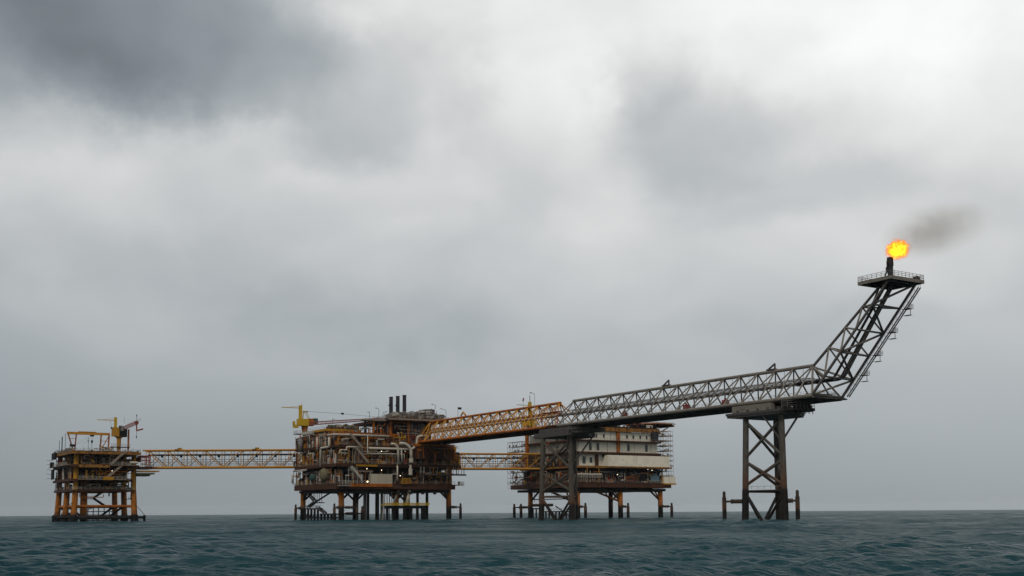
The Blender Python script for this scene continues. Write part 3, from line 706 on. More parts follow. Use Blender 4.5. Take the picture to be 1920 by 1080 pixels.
GT, _ = tri_bridge(220.8, 335.1, 16, 'long weathered grey triangular truss bridge rising right towards the flare', m_grey, m_grey, m_greyd, m_duct)
YT, _ = tri_bridge(344.2, 444.5, 14, 'orange yellow triangular truss bridge between the central platform and the grey bridge', m_yel2, m_org, m_rust, m_cream, grey=False)
for yy in (283.5, 236.4):
    q = mb(m_greyd); q.prism([(239.7, yy - 1.6), (240.9, yy - 1.6), (240.9, yy + 1.8), (239.7, yy + 1.8)], 43.8, 44.1)
    q.tube((240.3, yy + 1.6, 44), (240.3, yy - 1.2, 45.5), .28, 6); q.tube((240.3, yy - 1.2, 45.6), (240.3, yy - 1.2, 43.9), .3, 6); q.build('lifting_lug', m_greyd, GT)
for yy in (416,):
    q = mb(m_yel2); q.tube((240.3, yy + 1.6, 44), (240.3, yy - .4, 45.5), .35, 6); q.tube((240.3, yy - 2.4, 44), (240.3, yy - .4, 45.5), .35, 6); q.build('lifting_lug', m_yel2, YT)
for k, (yy, lb) in enumerate(((298, 'dark red cabinet on the left part of the grey bridge walkway'), (267, 'dark red cabinet in the middle of the grey bridge walkway'), (249.5, 'dark red cabinet on the grey bridge just left of the support tower'))):
    q = mb(m_red); q.box(234.3, 235.6, yy, yy + 1.8, 34.16, 36.0); q.tube((234.9, yy + .9, 36), (234.9, yy + .9, 36.5), .35, 8); o = q.build('equipment_cabinet', m_red); tag(o, lb, 'cabinet', 'red cabinets on the grey bridge')
# connection between the two bridges
q = mb(m_greyd); q.box(232.2, 248.3, 327, 346, 31.9, 33.2); q.build('bridge_joint', m_greyd, GT)
q = mb(m_pink); q.rail([(233.6, 336, 39.6), (233.6, 346, 39.9)], 1.2, 1.4, .06, 3); q.box(233.4, 236, 335.5, 346.5, 39.2, 39.4); q.bar((233.5, 336, 39), (233.5, 336, 34), .25, .25); q.bar((233.5, 346, 39), (233.5, 346, 34), .25, .25); q.build('joint_platform', m_pink, YT)

# ================================================================== FLARE BOOM
def boom():
    T = thing('flare_boom', 'steep grey lattice flare boom leaning right above the sea', 'flare boom', (240, 205, 34))
    t0, t1 = Vector((240.3, 220.8, 43.0)), Vector((240.0, 196.6, 61.6))
    n0, n1 = Vector((233, 214.6, 34.2)), Vector((233.8, 188.8, 61.2))
    f0, f1 = Vector((247.5, 217.2, 34.2)), Vector((244.8, 189.2, 61.3))
    for nm, a, b in (('upper_chord', t0, t1), ('near_lower_chord', n0, n1), ('far_lower_chord', f0, f1)):
        mb(m_greym).tube(a, b, .40, 12, .36).build(nm, m_greym, T)
    q = mb(m_greyd); q.tube(n0 + Vector((0, 5, 0)), f0 + Vector((0, 0, 0)), .5, 10); q.tube(n0, f0, .5, 10); q.box(233.6, 246.8, 214.5, 224, 33.5, 33.8); q.build('heel_cross_member', m_greyd, T)
    tt = [0, .25, .5, .75, 1.0]; nn = [.17, .387, .587, .80, 1.0]
    qm = mb(m_grey); qd = mb(m_greym)
    Tn = [t0.lerp(t1, k) for k in tt]; Nn = [n0.lerp(n1, k) for k in nn]; Fn = [f0.lerp(f1, k) for k in nn]
    for i in range(5):
        qm.tube(Tn[i], Nn[i], .26, 8); qm.tube(Tn[i], Fn[i], .24, 8); qd.tube(Nn[i], Fn[i], .28, 8)
        if i < 4:
            qm.tube(Tn[i + 1], Nn[i], .24, 8); qm.tube(Tn[i], Fn[i + 1], .001, 4) if False else None
            qm.tube(Tn[i], Fn[max(i - 1, 0)], .24, 8) if i else None
            if i % 2: qd.tube(Nn[i], Fn[i + 1], .3, 8)
            else: qd.tube(Nn[i + 1], Fn[i], .3, 8)
    qm.tube(t0, n0, .3, 8); qm.tube(t0, f0, .28, 8); qm.tube(n0, Fn[0], .3, 8); qm.tube(t0, Fn[0], .28, 8); qm.tube(Tn[1], Nn[0], .26, 8)
    qm.build('side_bracing', m_grey, T); qd.build('underside_bracing', m_greym, T)
    # flare lines running up inside
    q = mb(m_greym); q.pipe([(241.7, 226, 38.9), (241.7, 211.4, 38.9), (240.8, 193.6, 61.0), (240.4, 193.2, 62.5)], .58, 12, 2.0); q.build('main_flare_line', m_greyd, T)
    q = mb(m_dark); q.pipe([(239.2, 226, 38.7), (239.2, 212.5, 38.7), (239.4, 194.6, 61.0)], .36, 10, 1.5); q.pipe([(240.3, 226, 38.5), (240.3, 211.5, 38.5), (240.3, 194, 60.8)], .16, 8, 1.0); q.build('pilot_line', m_dark, T)
    # stair along the far lower chord with landings
    q = mb(m_grey); off = Vector((.8, -1.15, -.3)); marks = [0.02, .22, .40, .60, .80, .98]
    for i in range(5):
        a = f0.lerp(f1, marks[i]) + off; b = f0.lerp(f1, marks[i + 1]) + off; q.stair(a, b, .9, (1, 0, 0), 0)
        if i: 
            q.box(a.x - .8, a.x + .9, a.y - 1.8, a.y + .5, a.z - .12, a.z); q.bar((a.x, a.y - 1.6, a.z - 1.7), (a.x, a.y - 1.6, a.z), .12, .12); q.box(a.x - .6, a.x + .6, a.y - 1.7, a.y + .2, a.z - 1.8, a.z - 1.7)
            q.rail([(a.x - .8, a.y - 1.8, a.z), (a.x + .9, a.y - 1.8, a.z), (a.x + .9, a.y + .4, a.z)], 1.1, .9, .045, 3)
    q.build('stair', m_grey, T)
    q = mb(m_railg); q.rail([(234, 215.4, 34.5), (246.6, 218, 34.5)], 1.3, .9, .045, 3); q.rail([(246.6, 218, 34.5), (246.9, 224, 34.5)], 1.3, .9, .045, 3); q.build('railing', m_railg, T)
    q = mb(m_dark); q.box(236, 243.5, 217, 220, 34.0, 35.1); q.build('heel_machinery', m_dark, T)
    # tip platform
    x0, x1, y0, y1, z = 232.6, 245.6, 187.0, 197.6, 62.1
    q = mb(m_grey); q.box(x0, x1, y0, y0 + .3, z - .9, z); q.box(x0, x0 + .3, y0 + .3, y1, z - .9, z); q.box(x1 - .3, x1, y0 + .3, y1, z - .9, z); q.box(x0 + .3, x1 - .3, y1 - .3, y1, z - .9, z); q.use(m_dark); q.box(x0 + .3, x1 - .3, y0 + .3, y1 - .3, z - .25, z - .05)
    for i in range(9): x = x0 + 1 + (x1 - x0 - 2) * i / 8; q.box(x - .12, x + .12, y0 + .3, y1 - .3, z - .8, z - .25)
    q.bar((x0 + 2, y0 + 3, z - 1.1), (x1 - 2, y0 + 3, z - 1.1), .4, .5); q.bar((x0 + 2, y1 - 3, z - 1.1), (x1 - 2, y1 - 3, z - 1.1), .4, .5)
    q.build('tip_platform', m_grey, T)
    mb(m_railg).rail([(x0 + .1, y1 - .1, z), (x0 + .1, y0 + .1, z), (x1 - .1, y0 + .1, z), (x1 - .1, y1 - .1, z), (x0 + .1, y1 - .1, z)], 1.3, 1.45, .06, 3).build('tip_railing', m_railg, T)
    q = mb(m_stack); X, Y = 240.2, 193.2
    q.tube((X, Y, 62), (X, Y, 67.6), .72, 14); q.tube((X, Y, 66.4), (X, Y, 68.6), .86, 14, .8); q.build('flare_stack', m_stack, T)
    q = mb(m_dark); q.pipe([(X - 1.2, Y, 67.6), (X - 1.2, Y, 64.6), (X - 2.2, Y, 64.0), (X - 1.8, Y, 62)], .2, 6, .5); q.tube((X - 1.2, Y, 66.9), (X - .5, Y, 66.9), .12, 6); q.tube((X - 1.25, Y, 64.8), (X - 1.25, Y, 65.9), .38, 8); q.tube((X + .9, Y + .5, 62), (X + .9, Y + .5, 68), .12, 6); q.build('pilot_burner', m_dark, T)
    q = mb(m_dark); q.box(243.6, 245.0, 187.8, 189.0, 62.11, 63.0); q.tube((243.2, 188.4, 62.9), (245.2, 188.4, 63.3), .16, 6); q.build('ignition_panel', m_dark, T)
boom()

# ------------------------------------------------------------------ flame and smoke (volumes)
def vol_obj(name, c, s, rot, mat, label, cat, group=None, kind=None, seed=1, lump=.25):
    bm_v = MB(); bm_v.use(mat); n, m = 28, 16; rr = random.Random(seed)
    ph = [(rr.uniform(0, 6), rr.uniform(0, 6), rr.randint(2, 5), rr.randint(2, 5)) for _ in range(5)]
    vs = []
    for j in range(m + 1):
        th = math.pi * j / m
        for k in range(n):
            a = 2 * math.pi * k / n; r = 1 + lump * sum(math.sin(q[2] * a + q[0]) * math.sin(q[3] * th + q[1]) for q in ph) / 5 * math.sin(th)
            v = Vector((math.sin(th) * math.cos(a) * s[0] * r, math.sin(th) * math.sin(a) * s[1] * r, math.cos(th) * s[2] * r)); vs.append(v)
    fs = [(j * n + k, (j + 1) * n + k, (j + 1) * n + (k + 1) % n, j * n + (k + 1) % n) for j in range(m) for k in range(n)]
    me = bpy.data.meshes.new(name); me.from_pydata(vs, [], fs); me.materials.append(mat); me.update()
    o = bpy.data.objects.new(name, me); C.objects.link(o); o.location = c; o.rotation_euler = rot; return tag(o, label, cat, group, kind)
def flame_mat():
    m, t = new_mat('flame')
    oc = t.n('ShaderNodeTexCoord').outputs['Object']
    nz = t.noise(oc, .75, 6, .72, .9)
    w_ = t.vm('SUBTRACT', nz['Color'], (.5, .5, .5)).outputs[0]
    p = t.vm('ADD', oc, t.vm('MULTIPLY', w_, (6.4, 6.4, 7.4)).outputs[0]).outputs[0]
    d = t.vm('LENGTH', t.vm('MULTIPLY', p, (1 / 3.4, 1 / 3.2, 1 / 2.7)).outputs[0]).outputs['Value']
    dens = t.smooth(d, .60, 1.0, 1, 0)
    core = t.smooth(d, .40, .95, 1, 0)
    col = t.mix(core, (1.0, .11, .01, 1), (1.0, .66, .03, 1))
    st = t.math('MULTIPLY', dens, t.smooth(core, 0, 1, .8, 3.6))
    em = t.n('ShaderNodeEmission', {0: col, 1: st})
    ab = t.n('ShaderNodeVolumeAbsorption', {0: (.4, .25, .1, 1), 1: t.math('MULTIPLY', dens, 1.6)})
    ad = t.n('ShaderNodeAddShader', {0: em.outputs[0], 1: ab.outputs[0]})
    out = t.n('ShaderNodeOutputMaterial'); t.link(ad.outputs[0], out.inputs['Volume']); return m
def smoke_mat():
    m, t = new_mat('smoke')
    oc = t.n('ShaderNodeTexCoord').outputs['Object']
    nz = t.noise(oc, .16, 5, .6, .4)
    d = t.vm('LENGTH', t.vm('MULTIPLY', oc, (1 / 18, 1 / 9, 1 / 8.6)).outputs[0]).outputs['Value']
    x = t.n('ShaderNodeSeparateXYZ', {0: oc}).outputs[0]
    dens = t.math('MULTIPLY', t.smooth(d, .1, .95, 1, 0), t.smooth(nz[0], .25, .66, 0.3, 1))
    dens = t.math('MULTIPLY', dens, t.smooth(x, -14, 16, .115, .05))
    v = t.n('ShaderNodeVolumePrincipled', {'Color': (.30, .22, .115, 1), 'Density': dens})
    out = t.n('ShaderNodeOutputMaterial'); t.link(v.outputs[0], out.inputs['Volume']); return m
flame_ob = vol_obj('flare_flame', (241.6, 191.8, 70.6), (4.6, 4.3, 4.0), (0, R(-12), 0), flame_mat(), 'bright yellow orange gas flame burning at the tip of the boom', 'flame', seed=4, lump=.3)
smoke_ob = vol_obj('flare_smoke', (249.6, 184.9, 75.6), (18.5, 9.5, 9.0), (0, R(-14), R(-34)), smoke_mat(), 'faint brown smoke drifting right and up from the flare flame', 'smoke', kind='stuff', seed=9, lump=.2)
fl = bpy.data.lights.new('flame_light', 'POINT'); fl.energy = 250; fl.color = (1, .5, .15); fl.shadow_soft_size = 1.8
flo = bpy.data.objects.new('flame_light', fl); flo.location = (241.4, 192, 71); C.objects.link(flo)

# ================================================================== SUPPORT TOWERS
def tower(name, label, LA, LB, LC, ztop, mat, capf, fenders):
    T = thing(name, label, 'support tower', ((LA[0] + LC[0]) / 2, LA[1], 0), 'grey steel towers holding up the flare bridge')
    cx = (LA[0] + LB[0] + LC[0]) / 3; cy = (LA[1] + LB[1] + LC[1]) / 3
    def at(L, z, b=.028):
        k = b * (ztop - z); v = Vector((L[0] - cx, L[1] - cy, 0)).normalized() * k
        return Vector((L[0] + v.x, L[1] + v.y, z))
    for L in (LA, LB, LC):
        q = mb(mat); q.tube(at(L, -4), at(L, 9), 1.02, 18, .98); q.tube(at(L, 9), at(L, ztop), .9, 18, .85); o = q.build('leg', mat, T)
    levels = (ztop - 1.5, ztop - 13, 9.5)
    for (P, Q) in ((LA, LB), (LA, LC), (LB, LC)):
        q = mb(mat)
        for a, b in zip(levels[:-1], levels[1:]):
            q.tube(at(P, a - .3), at(Q, b + .8), .42, 10); q.tube(at(Q, a - .3), at(P, b + .8), .42, 10)
        m = (at(P, -1) + at(Q, -1)) / 2; q.tube(at(P, 8.2), m, .42, 10); q.tube(at(Q, 8.2), m, .42, 10)
        q.tube(at(P, 8.6), at(Q, 8.6), .36, 10); q.build('cross_brace', mat, T)
    q = mb(m_rail); a = at(LA, 9.2); b = at(LB, 9.2); q.rail([a, b], .8, 2.5, .06, 1); q.build('access_walkway', m_rail, T)
    capf(T)
    for x, y, L in fenders:
        p = at(L, 6); fender(T, x, y, p.x, p.y, 8.6, 5.8, .62)
    return T
def cap1(T):
    q = mb(m_greyd); o_ = [(231.2, 225), (239, 225), (249.2, 232.5), (249.2, 246.5), (231.2, 246.5)]; q.prism(o_, 30.6, 31.3); q.prism([(x * .97 + 240 * .03, y * .97 + 236 * .03) for x, y in o_], 30.0, 30.597)
    for y in (226, 230, 234, 238, 242): q.box(231.5, 239 if y < 233 else 249, y - .25, y + .25, 31.303, 32.0)
    q.build('cap_deck', m_greyd, T)
    q = mb(m_grey); q.box(231.9, 233.6, 229, 244.5, 31.35, 33.3); q.box(247, 248.6, 229, 244.5, 31.35, 33.3); q.use(m_greyd); q.box(233.7, 246.9, 230, 243.6, 31.4, 32.6); q.build('saddle', m_grey, T)
    q = mb(m_dark); q.box(233, 241.5, 221.5, 224.9, 30.7, 31.5); q.box(235.5, 238, 221.9, 224, 31.52, 32.7); q.tube((236, 222.5, 32), (240.5, 222.5, 32), .55, 10)
    for i in range(6): q.bar((233.4 + i * 1.5, 221.8, 30.7), (233.4 + i * 1.5, 221.8, 29.8), .15, .15)
    q.build('service_deck', m_dark, T)
    mb(m_railg).rail([(232, 224.9, 31.52), (233, 221.6, 31.52), (241.4, 221.6, 31.52), (241.4, 226.5, 31.4)], 1.8, 1.5, .06, 3).build('railing', m_railg, T)
    mb(m_greyd).tube((234.6, 227.6, 22.5), (237.5, 222.8, 30.8), .3, 8).tube((234.2, 228, 23), (232, 232.5, 30.2), .28, 8).build('knee_brace', m_greyd, T)
tower('bridge_support_tower', 'tall grey rusty legged tower right of centre under the flare bridge', (233.4, 240.4), (234.2, 227.3), (247.0, 241.9), 30.5, m_greyg, cap1,
      ((230.3, 246.9, (233.4, 240.4)), (236.2, 224.0, (234.2, 227.8))))
def cap2(T):
    q = mb(m_greyd); q.prism([(230.8, 326), (240, 326), (248, 333), (248, 347.5), (230.8, 347.5)], 30.0, 31.7); q.box(232.5, 239, 322, 326.2, 30.8, 31.4); q.build('cap_deck', m_greyd, T)
    mb(m_railg).rail([(231, 326, 31.7), (232.6, 322.1, 31.4), (239, 322.1, 31.4)], 1.2, 1.6, .05, 2).build('railing', m_railg, T)
    mb(m_greyd).tube((234, 330, 18), (240, 322.5, 30.5), .3, 8).tube((234, 332, 20), (231.5, 326.5, 30.4), .3, 8).build('knee_brace', m_greyd, T)
tower('bridge_support_tower', 'grey support tower in front of the accommodation platform', (231.5, 342.5), (233.6, 328.2), (245.0, 342.0), 30.4, m_greyg2, cap2,
      ())

# ================================================================== CENTRAL PRODUCTION PLATFORM
def production():
    T = thing('production_platform', 'large rusty orange process platform crowded with pipes, centre left', 'oil platform', (226, 470, 0))
    LX = (199.6, 225.6, 252.0)
    for x in LX:
        leg(T, x, 449.2, 14, 1.18, m_leg, 0, -.3, 6.0); leg(T, x, 491.5, 14, 1.18, m_leg if x < 205 else m_leg_shade, 0, .3, 6.0)
    q = mb(m_yel); q.tube((252, 448, 14), (252, 448, 32), .95, 16); q.box(249.8, 254, 445.6, 450, 30.4, 32.8); q.build('corner_column', m_yel, T)
    q = mb(m_org); q.tube((199.8, 491, 14), (199.8, 491, 43), .9, 14); q.build('crane_column', m_org, T)
    # knee braces under the lower deck
    for x in LX:
        for y, s in ((449.2, 1), (491.5, -1)):
            q = mb(m_dark)
            if x > LX[0]: q.tube((x, y, 8.6), (x - 5.5, y, 13.6), .5, 10)
            if x < LX[2]: q.tube((x, y, 8.6), (x + 5.5, y, 13.6), .5, 10)
            q.tube((x, y, 8.6), (x, y + 5.5 * s, 13.6), .5, 10); q.build('knee_brace', m_dark, T)
    mb(m_black).tube((200, 458, 13), (199.6, 478, 8), .4, 8).build('knee_brace', m_black, T)
    # decks
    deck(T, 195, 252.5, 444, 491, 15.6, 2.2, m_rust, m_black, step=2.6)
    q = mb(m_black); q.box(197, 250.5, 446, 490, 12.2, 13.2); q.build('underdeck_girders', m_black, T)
    deck(T, 195, 255.6, 444, 491, 24.0, 1.1, m_rust); deck(T, 195.4, 249.5, 445, 491, 32.0, .9, m_rust); mb(m_yel).box(204, 214, 443.6, 443.98, 23.0, 23.9).build('fascia_girder', m_yel, T)
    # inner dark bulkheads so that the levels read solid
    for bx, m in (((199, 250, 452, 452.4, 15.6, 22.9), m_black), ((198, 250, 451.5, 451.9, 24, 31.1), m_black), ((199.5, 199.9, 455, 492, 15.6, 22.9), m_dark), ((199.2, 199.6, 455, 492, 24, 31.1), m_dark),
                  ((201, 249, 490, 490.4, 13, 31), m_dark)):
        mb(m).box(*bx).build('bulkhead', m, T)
    # front face lower level
    q = mb(m_org); q.box(201, 221, 443.4, 443.98, 14.4, 15.7); q.build('fascia_girder', m_org, T)
    mb(m_cladg).box(210.6, 221.0, 443.6, 446.4, 15.7, 19.9).build('corrugated_shed', m_cladg, T)
    q = mb(m_yel); q.box(225.6, 229.8, 443.2, 446.6, 15.7, 18.2); q.use(m_rust); 
    for i in range(6): q.box(225.9 + i * .65, 226.1 + i * .65, 443.1, 443.19, 15.9, 18)
    q.build('yellow_skid', m_yel, T)
    seeds = 300
    for z0, z1, y0, xs in ((15.6, 22.2, 445.6, ((201, 209), (222, 225), (230.5, 238), (238.5, 246), (246.5, 251))), (24.0, 30.6, 445.4, ((196, 203), (204, 210), (210.5, 217), (217.5, 224), (231, 238), (238.5, 244.5), (245, 250)))):
        for a, b in xs:
            seeds += 1; skid(T, a, b, y0, y0 + 4.5, z0, z1, seeds, [m_dark, m_black, m_rust, m_dark, m_org, m_teal], dens=1.2)
    for z0, z1, ys in ((15.6, 21.8, ((446, 452), (462, 468), (470, 478), (480, 490))), (24.0, 30.8, ((446, 454), (456, 464), (466, 474), (476, 486)))):
        for a, b in ys:
            seeds += 1; rr = random.Random(seeds); skid(T, 195.8, 199.0, a, b, z0, z1, seeds, [m_dark, m_rust, m_org, m_black, m_duct], dens=1.4)
    # pipework on faces
    pal_d = [m_rust, m_org, m_yel, m_cream, m_rail, m_org, m_cream]
    pipework(T, 196, 251, 444.0, 24.2, 31.4, 41, 34, 'x', pal_d); pipework(T, 200, 250, 444.2, 15.9, 22.5, 42, 22, 'x', [m_rust, m_dark, m_rail, m_dark])
    pipework(T, 447, 492, 195.2, 24.2, 31.4, 43, 30, 'y', pal_d); pipework(T, 447, 492, 195.2, 15.9, 22.5, 44, 18, 'y', pal_d)
    # third level: open pipe rack between z 32 and 38
    q = mb(m_org)
    for x in (197, 204, 211, 218, 225): 
        q.bar((x, 446.4, 32), (x, 446.4, 37.5), .45, .45)
        q.bar((x, 446.4, 37.2), (x, 475, 37.2), .35, .35)
    for z in (34.6, 37.3): q.bar((196.5, 446.4, z), (225, 446.4, z), .4, .45)
    for y in (452, 459, 466, 473, 480, 487): q.bar((196, y, 32), (196, y, 39), .42, .42)
    for z in (33.5, 37.3): q.bar((196, 447, z), (196, 490, z), .35, .45)
    q.build('pipe_rack', m_org, T)
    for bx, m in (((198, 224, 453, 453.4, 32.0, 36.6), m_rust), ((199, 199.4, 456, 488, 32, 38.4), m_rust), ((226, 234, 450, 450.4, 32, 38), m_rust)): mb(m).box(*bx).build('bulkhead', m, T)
    for a, b in ((197, 203), (204, 210), (211, 217), (218, 224)):
        seeds += 1; skid(T, a, b, 447.2, 451.5, 32, 36.6, seeds, [m_rust, m_org, m_rust, m_cream, m_duct], dens=1.8)
    pipework(T, 196.5, 225, 445.8, 32.2, 37.0, 51, 46, 'x', [m_rust, m_rust, m_cream, m_org, m_rail, m_org, m_rust]); pipework(T, 448, 490, 195.2, 32.2, 38.2, 52, 34, 'y', [m_rust, m_dark, m_cream, m_white, m_rail, m_dark])
    for a, b in ((456, 464), (466, 474), (476, 486)):
        seeds += 1; skid(T, 195.6, 198.6, a, b, 32, 38, seeds, [m_dark, m_rust, m_white, m_duct], dens=1.5)
    # upper left module roof
    q = mb(m_yel); q.box(196, 212, 456.5, 457.1, 38.5, 39.7); q.box(195.6, 196.2, 457.1, 482, 38.7, 39.7); q.use(m_dark); q.box(196.2, 211.8, 457.1, 482, 38.9, 39.5); q.bar((200, 458, 32.2), (200, 458, 38.7), .7, .7); q.use(m_org); q.bar((211, 458, 32.2), (211, 458, 38.7), .5, .5); q.build('module_roof', m_yel, T)
    q = mb(m_white); q.box(194.8, 195.58, 470, 483, 38.3, 39.5); q.build('fascia_panel', m_white, T)
    for a, b, z1, m in ((201, 204.4, 42, m_green), (204.6, 206.6, 42.3, m_green), (206.8, 209.5, 42.0, m_dark), (209.6, 211.8, 41.1, m_dark), (197.5, 200.5, 41.2, m_rust)):
        seeds += 1; skid(T, a, b, 458.5, 463, 39.7, z1, seeds, [m, m, m_rust], dens=.8)
    q = mb(m_duct)
    for a, b in ((201, 204.4), (206.9, 209.4)): q.box(a, b, 459, 463.4, 39.72, 41.7)
    q.build('filter_housing', m_duct, T)
    mb(m_rail).rail([(195.8, 482, 39.7), (195.8, 457, 39.7), (212, 457, 39.7)], 1.2, 1.9, .05, 2).build('railing', m_rail, T)
    # dark zone z 32-44 behind, columns carrying the high deck
    for x, y in ((214, 448), (230.5, 447), (222, 447.5), (244, 452)): mb(m_org).tube((x, y, 32), (x, y, 43.4), .55, 10).build('high_deck_column', m_org, T)
    q = mb(m_dark)
    for x, y in ((210.5, 449), (217.5, 452), (220, 455)): q.tube((x, y, 32), (x, y, 43.0), .5, 8)
    q.bar((209, 448.5, 43.0), (222, 448.5, 43.9), .6, .7); q.bar((214, 448, 43.3), (220, 448, 38), .25, .25); q.bar((212, 449, 42.8), (208.5, 449, 38.4), .25, .25); q.build('support_frame', m_rust, T)
    q = mb(m_rust); q.box(219.6, 249.4, 444.6, 482, 43.2, 44.3); q.use(m_rail); q.box(219.4, 249.6, 444.3, 444.58, 43.7, 44.4); q.box(209.5, 219.3, 446.5, 452, 43.1, 43.9); q.build('high_deck', m_rust, T)
    for i, (x, y, r, m) in enumerate(((223.5, 451, 1.5, m_dark), (226.6, 452, 1.3, m_rust), (233.4, 450, 1.1, m_duct), (236.0, 449.5, 1.2, m_duct), (238.8, 450, 1.1, m_duct), (241.5, 451, 1.0, m_dark))):
        q = mb(m); q.vessel((x, y, 33.5), (x, y, 42.6), r, 14); q.build('turbine_duct', m, T)
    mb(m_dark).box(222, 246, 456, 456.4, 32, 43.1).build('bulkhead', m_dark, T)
    seeds += 1; skid(T, 221, 229, 446, 450, 32, 38.5, seeds, [m_dark, m_rust], dens=1.6); seeds += 1; skid(T, 231.5, 240, 446, 449.2, 32, 38.5, seeds, [m_dark, m_duct, m_rust], dens=1.6)
    mb(m_rail).rail([(219.6, 460, 44.4), (219.6, 444.5, 44.5), (249.4, 444.5, 44.5)], 1.2, 1.7, .06, 3).build('railing', m_rail, T)
    # equipment on the high deck
    mats = [m_duct, m_white, m_duct, m_grey, m_grey]
    for a, b, z1 in ((221.5, 225.6, 47.2), (226, 229.4, 47.6), (229.8, 234.6, 48.0), (235, 238.6, 48.6), (239, 244.6, 49.6), (245, 248.8, 47.4)):
        seeds += 1; skid(T, a, b, 447, 452.5, 44.5, z1, seeds, mats, dens=1.6, pipes=[m_duct, m_white, m_grey, m_railg])
    q = mb(m_duct); q.box(222.2, 224.8, 448, 453, 44.52, 46.6); q.box(226.2, 233.8, 448.4, 453, 44.52, 47); q.box(239.2, 244.4, 448.5, 453, 44.52, 49.2); q.box(235.4, 238.4, 448.8, 453, 44.52, 48.0); q.box(245.2, 248.6, 447.5, 453, 44.52, 46.6)
    for x in np.arange(239.4, 244.4, .55): q.box(x, x + .12, 448.3, 448.48, 44.6, 49.3)
    q.build('generator_housing', m_duct, T)
    # big pipes on the front face
    def bigpipe(pts, r, m=m_cream, bend=None, name='process_pipe'): mb(m).pipe(pts, r, 12, bend).build(name, m, T, smooth=True)
    bigpipe([(193.9, 451, 36.3), (193.9, 443.6, 36.3), (219.4, 443.6, 36.3)], .42); bigpipe([(209.0, 443.3, 36.2), (209.0, 443.3, 28.6), (226.6, 443.3, 28.6), (226.6, 443.3, 25.6)], .22)
    bigpipe([(209.4, 442.8, 30.8), (230.4, 442.8, 30.8), (232.6, 442.8, 33.0), (232.6, 442.8, 36.6), (238, 442.8, 36.9)], .52, bend=1.4)
    bigpipe([(219.8, 442.6, 32.9), (221.5, 442.6, 32.9), (223.2, 442.6, 31.6), (223.4, 442.6, 24.8)], .55, bend=1.5); bigpipe([(223.6, 441.9, 33.2), (226.4, 441.9, 33.2), (229.2, 441.9, 31.0), (229.3, 441.9, 26.2)], .68, bend=2.2)
    q = mb(m_cream); q.tube((229.3, 441.9, 25.0), (229.3, 441.9, 26.9), 1.0, 14); q.tube((229.2, 442.4, 19.6), (229.2, 442.4, 22.4), .85, 12); q.tube((229.2, 442.4, 22.4), (229.2, 442.4, 24), .5, 10); q.build('pipe_flange', m_cream, T)
    bigpipe([(224.8, 442.6, 31), (225.2, 442.6, 25)], .38, m_white); bigpipe([(223.1, 442.9, 23.6), (223.1, 442.9, 17)], .36)
    bigpipe([(225.2, 446, 13.3), (222.4, 445.6, 6.5)], .5, m_duct); bigpipe([(230.6, 446, 13.5), (229.2, 445.8, 6.8)], .75, m_cream)
    bigpipe([(193.6, 461.5, 36.1), (193.6, 461.5, 30.2)], .4); bigpipe([(193.6, 448.6, 35.4), (193.6, 448.6, 31.2), (193.6, 457.4, 31.2), (193.6, 457.9, 23.2)], .5, bend=1.0)
    bigpipe([(199.5, 443.4, 31.2), (206.5, 443.4, 31.2)], .34); bigpipe([(196.3, 443.5, 28.4), (196.3, 443.5, 29.8), (199.4, 443.5, 29.8), (199.4, 443.5, 31.2)], .3); bigpipe([(204, 443.6, 29.3), (215, 443.6, 29.3)], .1)
    bigpipe([(193.8, 480, 37.2), (193.8, 471, 37.6), (193.8, 470, 33.8)], .22, m_white); bigpipe([(194, 481, 36.8), (194, 481, 31)], .95, m_duct)
    bigpipe([(193.9, 489, 22.3), (193.9, 474, 22.3)], .4, m_white); bigpipe([(193.8, 490, 20.8), (193.8, 490, 16.8)], .5, m_white)
    # bridge seat and block at the east end
    q = mb(m_rust); q.box(231.6, 250, 441.0, 444.9, 26.6, 33.2); q.use(m_org); q.box(231.2, 250.4, 440.7, 444.8, 32.2, 33.3); q.build('bridge_seat', m_rust, T)
    q = mb(m_dark); q.box(249.8, 255.0, 444.6, 452, 24.0, 30.2); q.build('east_cabin', m_dark, T)
    mb(m_railg).rail([(240, 440.4, 33.3), (252.4, 440.4, 31.2)], 1.3, 1.3, .06, 3).build('railing', m_railg, T)
    # east walkways
    q = mb(m_greyd); q.box(236, 257, 441.6, 443.95, 19.6, 20.0); 
    for x in (237, 240, 243, 246, 249, 252): q.bar((x, 442.4, 20), (x, 442.4, 23), .1, .1)
    q.build('lower_walkway', m_greyd, T)
    q = mb(m_yel); q.box(252.55, 255.6, 441.4, 446, 15.2, 15.6); q.build('corner_walkway', m_yel, T)
    mb(m_white).rail([(252.6, 441.4, 15.6), (255.6, 441.4, 15.6), (255.6, 446, 15.6)], 1.3, .8, .05, 3).build('railing', m_white, T)
    for pts in ([(222, 443.4, 15.7), (252, 443.4, 15.7)], [(200, 443.2, 24.0), (255.6, 443.2, 24.0)], [(195, 492, 24.0), (194.8, 446, 24.0)], [(194.8, 492, 15.6), (194.8, 446, 15.6)], [(196, 444, 32), (226, 444, 32)], [(226, 443.6, 32.1), (231, 443.6, 32.1)]):
        mb(m_rail).rail(pts, 1.25, 1.6, .055, 3).build('railing', m_rail, T)
    mb(m_white).rail([(198, 443.2, 15.7), (210, 443.2, 15.7)], 1.25, 1.6, .055, 3).build('railing', m_white, T)
    q = mb(m_rail); q.stair((200.6, 442.6, 36.2), (206, 442.6, 30.6), 1.2); q.stair((203.4, 442.6, 30.2), (208.8, 442.6, 24.4), 1.2); q.box(202, 206.6, 442, 443.2, 30.2, 30.4); q.rail([(202, 442, 30.4), (206.6, 442, 30.4)], 1.2, 1, .05, 3)
    for x in (201.6, 203, 204.6): q.bar((x, 442.2, 24.2), (x, 442.2, 30.2), .12, .12)
